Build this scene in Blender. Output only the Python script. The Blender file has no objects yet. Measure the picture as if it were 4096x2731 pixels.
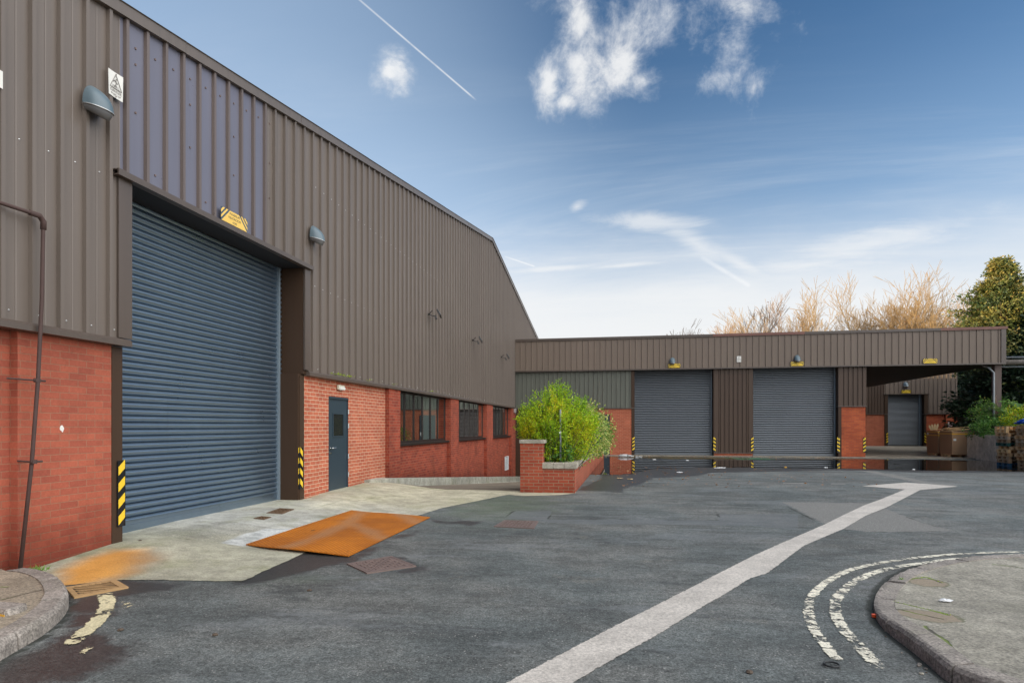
import bpy, bmesh, math, random
import numpy as np
from mathutils import Vector, Matrix

random.seed(7)
rng = np.random.default_rng(7)
PI = math.pi
scene = bpy.context.scene
COL = scene.collection

# ------------------------------------------------------------------ camera model (measured from the photograph)
FPX, VX, Y0, EYE, WX = 2483.0, 2517.0, 1706.6, 1.5, -6.1
_t = math.atan((VX - 2048) / FPX); CT, ST = math.cos(_t), math.sin(_t)
YB = 32.95          # plane of the loading-bay front
YR = 52.0           # plane of the rear shed front

cam = bpy.data.cameras.new('Camera')
cam_o = bpy.data.objects.new('Camera', cam); COL.objects.link(cam_o)
cam_o.location = (0, 0, EYE); cam_o.rotation_euler = (PI / 2, 0, _t)
cam.sensor_fit = 'HORIZONTAL'; cam.sensor_width = 36; cam.lens = 36 * FPX / 4096
cam.shift_y = (Y0 - 1365.5) / 4096
cam.clip_start = 0.05; cam.clip_end = 3000
scene.camera = cam_o

def sst(x, a, b):
    t = np.clip((np.asarray(x, float) - a) / (b - a), 0, 1)
    return t * t * (3 - 2 * t)

def G(X, Y):
    """height of the ground: level yard, a rise to the shutter, a ramp down beside the planter"""
    X = np.asarray(X, float); Y = np.asarray(Y, float)
    R = np.interp(Y, [4.6, 5.2, 6.4, 8, 11, 12, 13, 14.5, 16], [0, 0, .09, .12, .12, .155, .165, .2, .2])
    rise = R * sst(-X, 4.2, 5.9) * (1 - sst(Y, 13.6, 15.6))
    drop = np.interp(Y, [14.3, 15.2, 33.2], [0, -.05, -1.48])
    return rise + np.where(X < -2.37, drop, 0.0)

def gnd(x, y):
    """pixel of the photograph -> point on the ground"""
    Z = 0.0
    for _ in range(6):
        z = (EYE - Z) * FPX / (y - Y0); u = (x - 2048) / FPX
        X, Y = z * (u * CT - ST), z * (u * ST + CT)
        Z = float(G(X, Y))
    return (X, Y)

def crop(ox, oy, s, pts):
    return [gnd(ox + x / s, oy + y / s) for x, y in pts]

def pdir(x, y):
    """direction of a photograph pixel (2352-wide) in the world"""
    x *= 1.7415; y *= 1.7415
    u = (x - 2048) / FPX; v = (Y0 - y) / FPX
    return Vector((u * CT - ST, u * ST + CT, v)).normalized()

# ------------------------------------------------------------------ node helpers
class X_:
    """a socket with arithmetic"""
    def __init__(s, nt, sock): s.nt, s.s = nt, sock
    def _m(s, op, o=None, c=None, clamp=False):
        n = s.nt.nodes.new('ShaderNodeMath'); n.operation = op; n.use_clamp = clamp
        s.nt.links.new(s.s, n.inputs[0])
        for i, v in ((1, o), (2, c)):
            if v is None: continue
            if isinstance(v, X_): s.nt.links.new(v.s, n.inputs[i])
            else: n.inputs[i].default_value = v
        return X_(s.nt, n.outputs[0])
    def __add__(s, o): return s._m('ADD', o)
    __radd__ = __add__
    def __sub__(s, o): return s._m('SUBTRACT', o)
    def __rsub__(s, o): return (s * -1.0) + o
    def __mul__(s, o): return s._m('MULTIPLY', o)
    __rmul__ = __mul__
    def __truediv__(s, o): return s._m('DIVIDE', o)
    def max(s, o): return s._m('MAXIMUM', o)
    def min(s, o): return s._m('MINIMUM', o)
    def pow(s, o): return s._m('POWER', o)
    def abs(s): return s._m('ABSOLUTE')
    def sqrt(s): return s._m('SQRT')
    def frac(s): return s._m('FRACT')
    def clamp(s): return s._m('ADD', 0.0, clamp=True)
    def ss(s, a, b):
        n = s.nt.nodes.new('ShaderNodeMapRange'); n.interpolation_type = 'SMOOTHSTEP'
        s.nt.links.new(s.s, n.inputs[0]); n.inputs[1].default_value = a; n.inputs[2].default_value = b
        if a > b:
            n.inputs[1].default_value = b; n.inputs[2].default_value = a
            n.inputs[3].default_value = 1; n.inputs[4].default_value = 0
        return X_(s.nt, n.outputs[0])

class NT:
    def __init__(s, tree): s.t = tree; s._pos = s._uv = None
    def new(s, k, **kw):
        n = s.t.nodes.new(k)
        for a, b in kw.items(): setattr(n, a, b)
        return n
    def link(s, a, b): s.t.links.new(a.s if isinstance(a, X_) else a, b)
    def put(s, v, inp):
        if isinstance(v, X_): s.t.links.new(v.s, inp)
        elif hasattr(v, 'is_output'): s.t.links.new(v, inp)
        elif isinstance(v, (tuple, list)) and len(v) == 3 and inp.type == 'RGBA': inp.default_value = (*v, 1)
        else: inp.default_value = v
    def obj(s):
        if s._pos is None: s._pos = s.new('ShaderNodeTexCoord').outputs['Object']
        return s._pos
    def uv(s):
        if s._uv is None: s._uv = s.new('ShaderNodeTexCoord').outputs['UV']
        return s._uv
    def xyz(s, v):
        n = s.new('ShaderNodeSeparateXYZ'); s.link(v, n.inputs[0]); return [X_(s.t, o) for o in n.outputs]
    def vec(s, x, y, z):
        n = s.new('ShaderNodeCombineXYZ')
        for v, i in zip((x, y, z), n.inputs): s.put(v, i)
        return n.outputs[0]
    def scale(s, v, sc):
        n = s.new('ShaderNodeVectorMath', operation='MULTIPLY'); s.link(v, n.inputs[0]); n.inputs[1].default_value = sc
        return n.outputs[0]
    def dot(s, v, w):
        n = s.new('ShaderNodeVectorMath', operation='DOT_PRODUCT'); s.link(v, n.inputs[0]); n.inputs[1].default_value = tuple(w)
        return X_(s.t, n.outputs['Value'])
    def noise(s, v, scale, detail=4, rough=.55, dist=0.0):
        n = s.new('ShaderNodeTexNoise'); s.link(v, n.inputs['Vector'])
        n.inputs['Scale'].default_value = scale; n.inputs['Detail'].default_value = detail
        n.inputs['Roughness'].default_value = rough; n.inputs['Distortion'].default_value = dist
        return X_(s.t, n.outputs[0])
    def voro(s, v, scale, out='Distance', feature='F1'):
        n = s.new('ShaderNodeTexVoronoi', feature=feature); s.link(v, n.inputs['Vector']); n.inputs['Scale'].default_value = scale
        return X_(s.t, n.outputs[out]) if out == 'Distance' else n.outputs[out]
    def attr(s, name):
        n = s.new('ShaderNodeAttribute', attribute_name=name); return X_(s.t, n.outputs['Fac'])
    def mix(s, f, a, b):
        n = s.new('ShaderNodeMix', data_type='RGBA'); s.put(f, n.inputs[0]); s.put(a, n.inputs[6]); s.put(b, n.inputs[7])
        return n.outputs[2]
    def mul(s, a, b):
        n = s.new('ShaderNodeMix', data_type='RGBA', blend_type='MULTIPLY'); n.inputs[0].default_value = 1
        s.put(a, n.inputs[6]); s.put(b, n.inputs[7]); return n.outputs[2]
    def grey(s, f):
        n = s.new('ShaderNodeCombineColor')
        for i in n.inputs: s.put(f, i)
        return n.outputs[0]
    def ramp(s, f, stops):
        n = s.new('ShaderNodeValToRGB'); s.link(f, n.inputs[0]); e = n.color_ramp.elements
        while len(e) < len(stops): e.new(.5)
        for el, (p, c) in zip(e, stops): el.position = p; el.color = (*c, 1)
        return n.outputs[0]
    def bump(s, h, strength=.3, dist=.01):
        n = s.new('ShaderNodeBump'); n.inputs['Strength'].default_value = strength; n.inputs['Distance'].default_value = dist
        s.put(h, n.inputs['Height']); return n.outputs[0]

def material(name):
    m = bpy.data.materials.new(name); m.use_nodes = True
    t = m.node_tree; t.nodes.clear(); n = NT(t)
    out = t.nodes.new('ShaderNodeOutputMaterial'); b = t.nodes.new('ShaderNodeBsdfPrincipled')
    t.links.new(b.outputs[0], out.inputs[0])
    n.b, n.out, n.m = b, out, m
    return n

def pset(n, col=None, rough=None, normal=None, metal=None, spec=None, coat=None):
    if col is not None: n.put(col, n.b.inputs['Base Color'])
    if rough is not None: n.put(rough, n.b.inputs['Roughness'])
    if normal is not None: n.put(normal, n.b.inputs['Normal'])
    if metal is not None: n.put(metal, n.b.inputs['Metallic'])
    if spec is not None: n.put(spec, n.b.inputs['Specular IOR Level'])
    if coat is not None: n.put(coat, n.b.inputs['Coat Weight'])
    return n.m

def alpha(n, f):
    """let a worn or ragged sheet end where f says"""
    tr = n.new('ShaderNodeBsdfTransparent'); mx = n.new('ShaderNodeMixShader')
    n.put(f, mx.inputs[0]); n.link(tr.outputs[0], mx.inputs[1]); n.link(n.b.outputs[0], mx.inputs[2])
    n.link(mx.outputs[0], n.out.inputs[0])

M = {}
def plain(name, col, rough=.5, var=.15, scale=6.0, metal=0.0, bump=0.0, stretch=(1, 1, 1), spec=.5):
    n = material(name)
    v = n.scale(n.obj(), stretch)
    f = n.noise(v, scale, 5, .6) * 2.0 * var + (1 - var)
    c = n.mul(col, n.grey(f))
    pset(n, c, rough, n.bump(n.noise(v, scale * 8, 3), bump, .004) if bump else None, metal, spec)
    M[name] = n.m
    return n.m

def cladding(name, col, rough=.42, streak=.18, spec=.5, metal=0.0, bump=.12):
    n = material(name)
    o = n.obj()
    st = n.noise(n.scale(o, (5, 5, .25)), 1.6, 5, .65)
    big = n.noise(o, .35, 3)
    f = st * 2 * streak + (1 - streak) + (big - .5) * .22
    c = n.mul(col, n.grey(f))
    dirt = n.noise(n.scale(o, (9, 9, .5)), 1.2, 6, .7).ss(.58, .8)
    c = n.mix(dirt * .25, c, (.045, .04, .03))
    pset(n, c, n.noise(o, 3, 3) * .15 + (rough - .07), n.bump(n.noise(n.scale(o, (1, 1, .35)), 2.2, 2), bump, .02) if bump else None, metal, spec)
    M[name] = n.m

def brick(name, c1, c2, mortar, dark=0.0, base=0.0, msize=.0052, slope=0.0):
    n = material(name)
    o = n.obj(); uv = n.uv()
    bt = n.new('ShaderNodeTexBrick'); n.link(uv, bt.inputs['Vector'])
    bt.offset = .5; bt.squash = 1
    for k, v in (('Scale', 1.0), ('Mortar Size', msize), ('Mortar Smooth', .15), ('Bias', -.1), ('Brick Width', .225), ('Row Height', .075)):
        bt.inputs[k].default_value = v
    n.put(c1, bt.inputs['Color1']); n.put(c2, bt.inputs['Color2']); n.put(mortar, bt.inputs['Mortar'])
    f = n.noise(o, 1.3, 6, .68) * .9 + .55
    g = n.noise(o, 45, 3, .6) * .5 + .75
    c = n.mul(n.mul(bt.outputs[0], n.grey(f)), n.grey(g))
    if dark:
        d = n.noise(n.scale(o, (1, 1, .5)), .9, 5, .65).ss(.45, .75)
        c = n.mix(d * dark, c, (.06, .018, .012))
    if base:
        xx, yy, z = n.xyz(o)
        e = (z + (yy - 14.4) * slope + n.noise(o, 2.2, 4) * .6).ss(base + .6, base - .05)
        c = n.mul(c, n.mix(e, (1, 1, 1), (.50, .40, .38)))
    eff = n.noise(n.scale(o, (1, 1, .45)), 2.6, 6, .7).ss(.66, .82)
    c = n.mix(eff * .14, c, (.6, .5, .44))
    h = X_(n.t, bt.outputs['Fac']) * -1.0 + n.noise(o, 60, 3) * .35
    pset(n, c, .85, n.bump(h, .6, .006), None, .25)
    M[name] = n.m

cladding('clad_brown', (.135, .108, .088), .40, .2, .45)
cladding('clad_pan_skytint', (.135, .132, .165), .30, .1)  # newer, glossier sheet; bluish cast of reflected sky put into its base colour
cladding('clad_rib', (.12, .092, .08))
cladding('clad_front', (.165, .125, .096), .5, .16, .35)
cladding('clad_green', (.108, .112, .09), .5, .28, .4)
cladding('clad_dark', (.075, .048, .033), .5, .15, .3)
plain('groove_dark', (.018, .013, .01), .6)
cladding('flash_brown', (.085, .064, .051), .34, .15, .45)
cladding('flash_top', (.12, .096, .078), .35, .2)
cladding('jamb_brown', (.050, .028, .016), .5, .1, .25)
plain('rust_red', (.17, .075, .055), .6, .35, 3)
plain('steel_grey', (.16, .2, .23), .3, .08, 4)
cladding('slat_blue', (.23, .30, .37), .30, .06, .6, .85, 0)
cladding('slat_grey', (.16, .175, .19), .32, .08, .5, .65, 0)
plain('slat_brown', (.07, .058, .056), .45, .3, 5)
plain('door_blue', (.026, .043, .056), .38, .06, 3)
plain('frame_dark', (.022, .015, .012), .4, .1)
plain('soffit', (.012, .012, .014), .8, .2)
plain('roof_grey', (.2, .19, .18), .8, .2, 1)
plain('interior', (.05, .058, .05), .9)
plain('blind', (.5, .5, .48), .7, .1)
plain('yellow', (.76, .50, .025), .45, .08)
plain('yellow_pale', (.78, .5, .1), .4, .05)
plain('black', (.012, .013, .014), .5, .2)
plain('stripe_grey', (.045, .075, .1), .45, .1)
plain('text_grey', (.1, .09, .06), .6, .1)
plain('text_dark', (.05, .05, .05), .6, .1)
plain('text_red', (.45, .06, .06), .6, .1)
plain('sign_white', (.70, .68, .62), .5, .08, 8)
plain('cream', (.62, .58, .45), .5, .1)
plain('lamp_hood', (.10, .14, .16), .38, .1, 8)
plain('lamp_lens', (.18, .18, .18), .15, .05)
plain('chrome', (.6, .6, .6), .25, .05, metal=1.0)
plain('silver', (.55, .55, .54), .3, .05, metal=.6)
plain('white_grille', (.6, .62, .62), .5, .1)
plain('rust_pipe', (.06, .032, .026), .75, .35, 9, bump=.4)
plain('cast_iron', (.15, .105, .09), .7, .3, 8, bump=.3)
plain('cast_rust', (.11, .062, .03), .8, .5, 9, bump=.4)
plain('gully_iron', (.36, .22, .095), .8, .25, 9, bump=.3)
plain('hole', (.02, .016, .012), .9)
plain('galv', (.24, .26, .27), .4, .12, 10, metal=.3)
plain('card', (.33, .19, .10), .75, .12, 2.5, stretch=(1, 1, .3))
plain('card_pale', (.5, .37, .2), .7, .15)
plain('tape', (.62, .33, .02), .3, .1)
plain('sign_ink', (.26, .24, .22), .6, .1)
plain('label_white', (.7, .7, .69), .5, .03)
plain('wood_pale', (.70, .46, .22), .75, .3, 4, stretch=(2, 2, 8))
plain('wood_mid', (.56, .34, .165), .8, .35, 4, bump=.3)
plain('wood_grey', (.46, .35, .24), .85, .35, 4, bump=.3)
plain('wood_dark', (.34, .22, .125), .85, .4, 4, bump=.3)
plain('wood_blue', (.02, .085, .15), .7, .3, 5)
plain('wood_green', (.02, .09, .07), .7, .3, 5)
plain('tarp_blue', (.01, .1, .5), .35, .2)
plain('bag_white', (.68, .68, .68), .35, .08)
plain('bark_tan', (.44, .30, .145), .85, .25, 3)
plain('bark_red', (.40, .25, .13), .85, .25, 3)
plain('bark_dark', (.09, .065, .045), .9, .3, 6, bump=.4)
plain('post_wood', (.1, .072, .062), .85, .45, 5, stretch=(1, 1, .2), bump=.4)
plain('ivy_stem', (.4, .25, .15), .85, .2)
plain('soil', (.05, .036, .022), .95, .4, 5, bump=.5)
plain('orange_red', (.8, .1, .02), .4, .05)
plain('rubber', (.012, .012, .012), .5)
plain('net_green', (.02, .2, .09), .5, .2)
plain('leaf_litter', (.35, .2, .06), .7, .5, 20)
plain('berry', (.6, .04, .01), .4)

def concrete(name, col, moss=.25, agg=.2, rough=.85):
    n = material(name); o = n.obj()
    f = (n.noise(o, .9, 6, .62).ss(.33, .67) * .34 + .82) * (n.noise(o, 4.5, 7, .76).ss(.36, .66) * .40 + .78)
    sp = n.noise(o, 52, 3, .75).ss(.3, .7) * agg * 3 + (1 - agg * 1.5)
    c = n.mul(n.mul(col, n.grey(f)), n.grey(sp))
    ms = n.noise(o, 1.7, 6, .7).ss(.5, .78)
    c = n.mix(ms * moss, c, (.16, .17, .06))
    dk = n.noise(o, 3.1, 5, .7).ss(.6, .85)
    c = n.mix(dk * .35, c, (.09, .08, .065))
    pset(n, c, rough, n.bump(n.noise(o, 90, 4, .7), .5, .005), None, .3)
    M[name] = n.m
concrete('conc_kerb', (.25, .22, .19), .2, .3)
concrete('conc_pave', (.33, .30, .24), .25, .35)
concrete('conc_pave_left', (.31, .265, .205), .3, .2)
concrete('conc_coping', (.34, .31, .25), .2, .15)
concrete('conc_wall', (.56, .48, .37), .3, .12)
concrete('conc_low', (.36, .35, .29), .6, .15)
concrete('conc_slab', (.235, .205, .16), .3, .2)

brick('brick_left', (.36, .095, .054), (.27, .068, .042), (.29, .135, .082), .22, .32, .0045, .006)
brick('brick_door', (.43, .122, .064), (.33, .083, .046), (.55, .40, .27), 0, .1, .0055)
brick('brick_dark', (.31, .058, .029), (.19, .034, .021), (.30, .14, .085), .42, .42, .0052, .0835)
brick('brick_front', (.42, .115, .058), (.34, .085, .046), (.48, .28, .18), .1, 0.0)
brick('brick_orange', (.46, .108, .04), (.35, .072, .032), (.16, .085, .06), .05, 0.0)
brick('brick_planter', (.36, .078, .038), (.26, .05, .028), (.27, .2, .13), .12, .05, .0065)

# asphalt with wet stains, cracks and a rough patch read from fields stored on the mesh
def asphalt():
    n = material('asphalt'); o = n.obj()
    big = n.noise(o, .26, 6, .62).ss(.32, .68)
    mid = n.noise(n.scale(o, (1, 1.35, 1)), 1.25, 7, .72).ss(.34, .66)
    sp = n.noise(o, 62, 3, .7).ss(.28, .72)
    gr = n.noise(o, 17, 5, .8).ss(.33, .67)
    f = (big * .42 + .79) * (mid * .50 + .75)
    g2 = (sp * 1.05 + .47) * (gr * .62 + .69)
    c = n.mul(n.mul(n.mix(n.noise(o, .5, 5, .6).ss(.38, .62), (.110, .121, .116), (.127, .128, .118)), n.grey(f)), n.grey(g2))
    st = n.voro(o, 27).ss(.20, .08) * n.noise(o, 4, 3).ss(.42, .58)
    c = n.mix(st * .7, c, (.44, .42, .39))
    pit = n.voro(n.scale(o, (1, 1.3, 1)), 14).ss(.20, .06) * n.noise(o, 2.2, 4).ss(.45, .6)
    c = n.mix(pit * .8, c, (.022, .023, .022))
    crust = n.noise(n.scale(o, (.7, 1.5, 1)), 1.7, 9, .80).ss(.52, .60) * n.noise(o, .45, 4, .6).ss(.42, .58)
    c = n.mix(crust * .62, c, n.mul((.045, .048, .047), n.grey(g2)))
    worn = n.noise(n.scale(o, (.35, 1.9, 1)), .8, 8, .74).ss(.54, .64)
    c = n.mix(worn * .5, c, n.mul((.062, .066, .065), n.grey(g2)))
    smooth_ = n.noise(n.scale(o, (.5, 1.5, 1)), .6, 7, .7, .4).ss(.54, .62)
    c = n.mix(smooth_ * .45, c, n.mul((.185, .195, .195), n.grey(gr * .5 + .75)))
    tan = n.noise(o, 1.1, 7, .76).ss(.57, .68)
    c = n.mix(tan * .45, c, n.mul((.20, .185, .155), n.grey(g2)))
    moss = n.attr('moss')
    c = n.mix((moss + (n.noise(o, 2.5, 5) - .5) * 1.2).ss(.2, 1.2) * .5, c, (.10, .135, .075))
    patch = (n.attr('patch') + (n.noise(o, 5, 6, .75) - .5) * .34).ss(-.01, .02)
    pc = n.mix(n.voro(o, 55).ss(.1, .4), (.37, .36, .335), (.17, .165, .15))
    c = n.mix(patch, c, pc)
    trench = (n.attr('strip') + (n.noise(o, 9, 4) - .5) * .05).ss(-.01, .015)  # paler, bluer asphalt along the trench strip
    c = n.mix(trench * .5, c, (.135, .145, .15))
    wet = (n.attr('wet') + (n.noise(o, 2.6, 6, .65) - .5) * .55).ss(-.06, .1)
    c = n.mix(wet * .86, c, n.mul((.034, .031, .029), n.grey(g2)))
    ck = (n.attr('crack') + (n.noise(o, 5, 4) - .5) * .04)  .abs().ss(.034, .010)
    c = n.mix(ck * .85, c, (.03, .032, .025))
    r = .86 - wet * .42
    h = n.noise(o, 110, 2, .7) * (1.0 - wet * .4) + n.noise(o, 6, 3) * .3
    return pset(n, c, r, n.bump(h, .7, .009), None, .28 + wet * .22)
M['asphalt'] = asphalt()

def apron_mat():
    n = material('apron_concrete'); o = n.obj()
    x, y, z = n.xyz(o)
    f = (n.noise(o, .8, 6, .62).ss(.33, .67) * .30 + .84) * (n.noise(n.scale(o, (1, 1.3, 1)), 3.2, 8, .78).ss(.36, .66) * .36 + .80)
    c = n.mul((.40, .39, .345), n.grey(f))
    yel = (y + (n.noise(o, 1, 4) - .5) * 3).ss(8.5, 12.0)
    c = n.mix(yel * .75, c, n.mul((.47, .43, .29), n.grey(f)))
    ms = n.noise(o, 1.1, 6, .7)
    low = (y + (ms - .5) * 2.5).ss(8.2, 6.6)
    c = n.mix(low * .6, c, n.mul((.33, .31, .2), n.grey(f)))
    c = n.mix(ms.ss(.48, .72) * .5, c, (.20, .205, .095))
    gr = n.noise(n.scale(o, (1, 1.5, 1)), 2.2, 8, .76).ss(.52, .7)
    c = n.mix(gr * .4, c, (.17, .16, .125))
    agg = (n.attr('agg') + (n.noise(o, 6, 4) - .5) * .15).ss(-.02, .05)
    sp = n.noise(o, 60, 3, .75)
    c = n.mul(c, n.grey(1.0 - agg * .18 + (sp - .5) * (agg * .9 + .35)))
    cem = (n.attr('cem') + (n.noise(o, 5, 4) - .5) * .12).ss(-.02, .04)
    c = n.mix(cem * .7, c, n.mix(n.noise(o, 7, 4).ss(.4, .6), (.33, .345, .345), (.55, .56, .55)))
    wall = n.attr('wallmoss')
    c = n.mul(c, n.grey(n.noise(o, 4.5, 7, .75) * .7 + .65))
    c = n.mix((wall + (n.noise(o, 4, 5) - .5) * .5).ss(.0, .4) * .65, c, (.16, .17, .08))
    rs = (n.attr('rust') + (n.noise(o, 2.4, 6, .6) - .5) * .3).ss(-.22, .16)
    c = n.mix(rs * .95, c, n.mix(n.noise(o, 1.6, 5).ss(.35, .65), (.50, .225, .04), (.60, .29, .06)))
    rs2 = (n.attr('rustb') + (n.noise(o, 2.4, 6, .6) - .5) * .3).ss(-.2, .2)
    c = n.mix(rs2 * .6, c, (.27, .15, .065))
    ck = (n.attr('joint') + (n.noise(o, 3, 5) - .5) * .06).abs().ss(.022, .005)
    c = n.mix(ck * .55, c, (.10, .11, .04))
    c = n.mul(c, n.grey(n.noise(o, 60, 3, .7).ss(.3, .7) * .36 + .82))
    alpha(n, (n.attr('sd') + (n.noise(o, 3.5, 5, .7) - .5) * .10).ss(-.004, .006))
    return pset(n, c, .85, n.bump(n.noise(o, 80, 4, .75), .45, .006), None, .3)
M['apron'] = apron_mat()

def ramp_mat():
    n = material('ramp_surface'); o = n.obj()
    c = n.mul(n.mul((.185, .155, .115), n.grey(n.noise(o, .7, 6, .7).ss(.33, .67) * .4 + .8)), n.grey(n.noise(o, 40, 3).ss(.3, .7) * .6 + .7))
    alpha(n, (n.attr('sd') + (n.noise(o, 3, 5, .7) - .5) * .16).ss(-.02, .05))
    return pset(n, c, .9, n.bump(n.noise(o, 80, 3), .5, .006), None, .3)
M['ramp'] = ramp_mat()

def paint_mat(name, col, wear, wscale, edge=.02, dirty=.3, split=0.0):
    n = material(name); o = n.obj()
    f = n.noise(o, 2.2, 6, .7).ss(.33, .67) * .26 + .87
    sp = n.noise(o, 55, 3, .75).ss(.3, .7) * .5 + .72
    c = n.mul(n.mul(col, n.grey(f)), n.grey(sp))
    c = n.mix(n.noise(o, 24, 4, .7).ss(.5, .72) * dirty, c, (.2, .19, .17))
    a = (n.attr('sd') + (n.noise(o, 13, 5, .75) - .5) * edge).ss(-.004, .006)
    w = n.noise(o, wscale, 6, .75) + (n.noise(o, 2.1, 3) - .5) * .6
    a = a * w.ss(wear, wear + .05)
    if split:
        k = n.attr('along') * split
        cr = (k + (n.noise(o, 9, 3) - .5) * .8).frac().ss(.04, .14)
        a = a * cr
    alpha(n, a)
    return pset(n, c, .75, n.bump(n.noise(o, 80, 3), .4, .004), None, .3)
M['arrow'] = paint_mat('paint_arrow', (.50, .455, .40), .16, 34, .05, .45)
M['line'] = paint_mat('paint_line', (.70, .65, .52), .455, 14, .07, .2, 4.5)
M['line_yellow'] = paint_mat('paint_yellowed', (.60, .53, .33), .3, 14, .08, .3, 1.6)
M['paint_bit'] = paint_mat('paint_bits', (.6, .52, .32), .45, 12, .1, .2)

def water_mat():
    n = material('puddle_water'); o = n.obj()
    scum = (n.noise(n.scale(o, (.5, 1, 1)), 2.4, 6, .75) + n.attr('scum') * .42).ss(.58, .74)
    c = n.mix(scum, (.008, .007, .006), n.mix(n.noise(o, 30, 3).ss(.45, .6), (.03, .026, .016), (.16, .12, .05)))
    alpha(n, (n.attr('sd') + (n.noise(n.scale(o, (.45, 1.2, 1)), 1.1, 8, .74) - .5) * 2.0 - .05).ss(-.03, .03))
    n.b.inputs['IOR'].default_value = 1.33
    return pset(n, c, .012 + scum * .5, None, None, .5)
M['water'] = water_mat()

def plate_mat():
    n = material('rusty_plate'); o = n.obj()
    x, y, z = n.xyz(n.uv())
    c = n.mix(n.noise(o, 1.2, 5, .6).ss(.3, .7), (.36, .112, .005), (.54, .18, .008))
    wr = (n.attr('wear') + (n.noise(o, 2.5, 5) - .5) * .25).ss(-.15, .08)
    c = n.mix(wr * .5, c, (.38, .24, .13))
    rs = n.noise(o, 3.3, 6, .7).ss(.6, .76)
    c = n.mix(rs * .6, c, (.16, .055, .012))
    sp = n.noise(o, 6.5, 2).ss(.73, .76)
    c = n.mix(sp * .8, c, (.04, .018, .008))
    a = (x * 16.0 + y * 16.0).frac() - .5; b = (x * 16.0 - y * 16.0).frac() - .5
    d = a.abs().ss(.16, .1) * b.abs().ss(.42, .36)
    c = n.mix(d * .8, n.mul(c, (.78, .72, .7)), n.mul(c, (1.35, 1.3, 1.2)))
    return pset(n, n.mul(c, n.grey(n.noise(o, 40, 3) * .5 + .75)), .6, n.bump(d + n.noise(o, 50, 3) * .2, .8, .006), None, .4)
M['plate'] = plate_mat()

def leaf_mat(name, stops, trans=.35, rough=.5):
    n = material(name)
    c = n.ramp(n.attr('tone'), stops)
    tl = n.new('ShaderNodeBsdfTranslucent'); n.put(c, tl.inputs[0])
    mx = n.new('ShaderNodeMixShader'); mx.inputs[0].default_value = trans
    n.link(n.b.outputs[0], mx.inputs[1]); n.link(tl.outputs[0], mx.inputs[2]); n.link(mx.outputs[0], n.out.inputs[0])
    M[name] = pset(n, c, rough, None, None, .4)
leaf_mat('leaf_privet', [(0, (.17, .34, .015)), (.40, (.38, .60, .02)), (.72, (.62, .68, .025)), (1, (.82, .62, .02))], .45)
leaf_mat('leaf_broad', [(0, (.06, .15, .025)), (.5, (.18, .31, .05)), (.8, (.42, .46, .10)), (1, (.58, .54, .18))], .35)
leaf_mat('leaf_conifer', [(0, (.05, .09, .03)), (.45, (.14, .18, .05)), (.75, (.34, .30, .08)), (1, (.55, .40, .13))], .25)
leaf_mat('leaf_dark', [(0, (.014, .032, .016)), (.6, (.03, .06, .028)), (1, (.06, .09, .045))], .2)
leaf_mat('leaf_fern', [(0, (.05, .14, .025)), (.5, (.12, .27, .04)), (.85, (.27, .4, .08)), (1, (.38, .36, .09))], .35)
leaf_mat('leaf_yellow', [(0, (.12, .26, .015)), (.5, (.4, .48, .015)), (1, (.7, .55, .02))], .4)
leaf_mat('leaf_twig', [(0, (.25, .1, .04)), (1, (.4, .2, .08))], .2)

def glass_mat(name, tint, refl=1.0):
    n = material(name); n.t.nodes.remove(n.b)
    tr = n.new('ShaderNodeBsdfTransparent'); n.put(tint, tr.inputs[0])
    gl = n.new('ShaderNodeBsdfGlossy'); gl.inputs['Roughness'].default_value = .015; n.put((.9, .95, .92), gl.inputs[0])
    fr = n.new('ShaderNodeFresnel'); fr.inputs[0].default_value = 1.55
    mx = n.new('ShaderNodeMixShader'); n.link((X_(n.t, fr.outputs[0]) * 2.4 * refl).clamp(), mx.inputs[0])
    n.link(tr.outputs[0], mx.inputs[1]); n.link(gl.outputs[0], mx.inputs[2]); n.link(mx.outputs[0], n.out.inputs[0])
    M[name] = n.m
glass_mat('glass', (.62, .68, .62))

def plastic_mat():
    n = material('clear_plastic')
    tr = n.new('ShaderNodeBsdfTransparent'); mx = n.new('ShaderNodeMixShader'); mx.inputs[0].default_value = .6
    n.link(tr.outputs[0], mx.inputs[1]); n.link(n.b.outputs[0], mx.inputs[2]); n.link(mx.outputs[0], n.out.inputs[0])
    M['clear_plastic'] = pset(n, (.6, .62, .62), .15)
plastic_mat()

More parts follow.
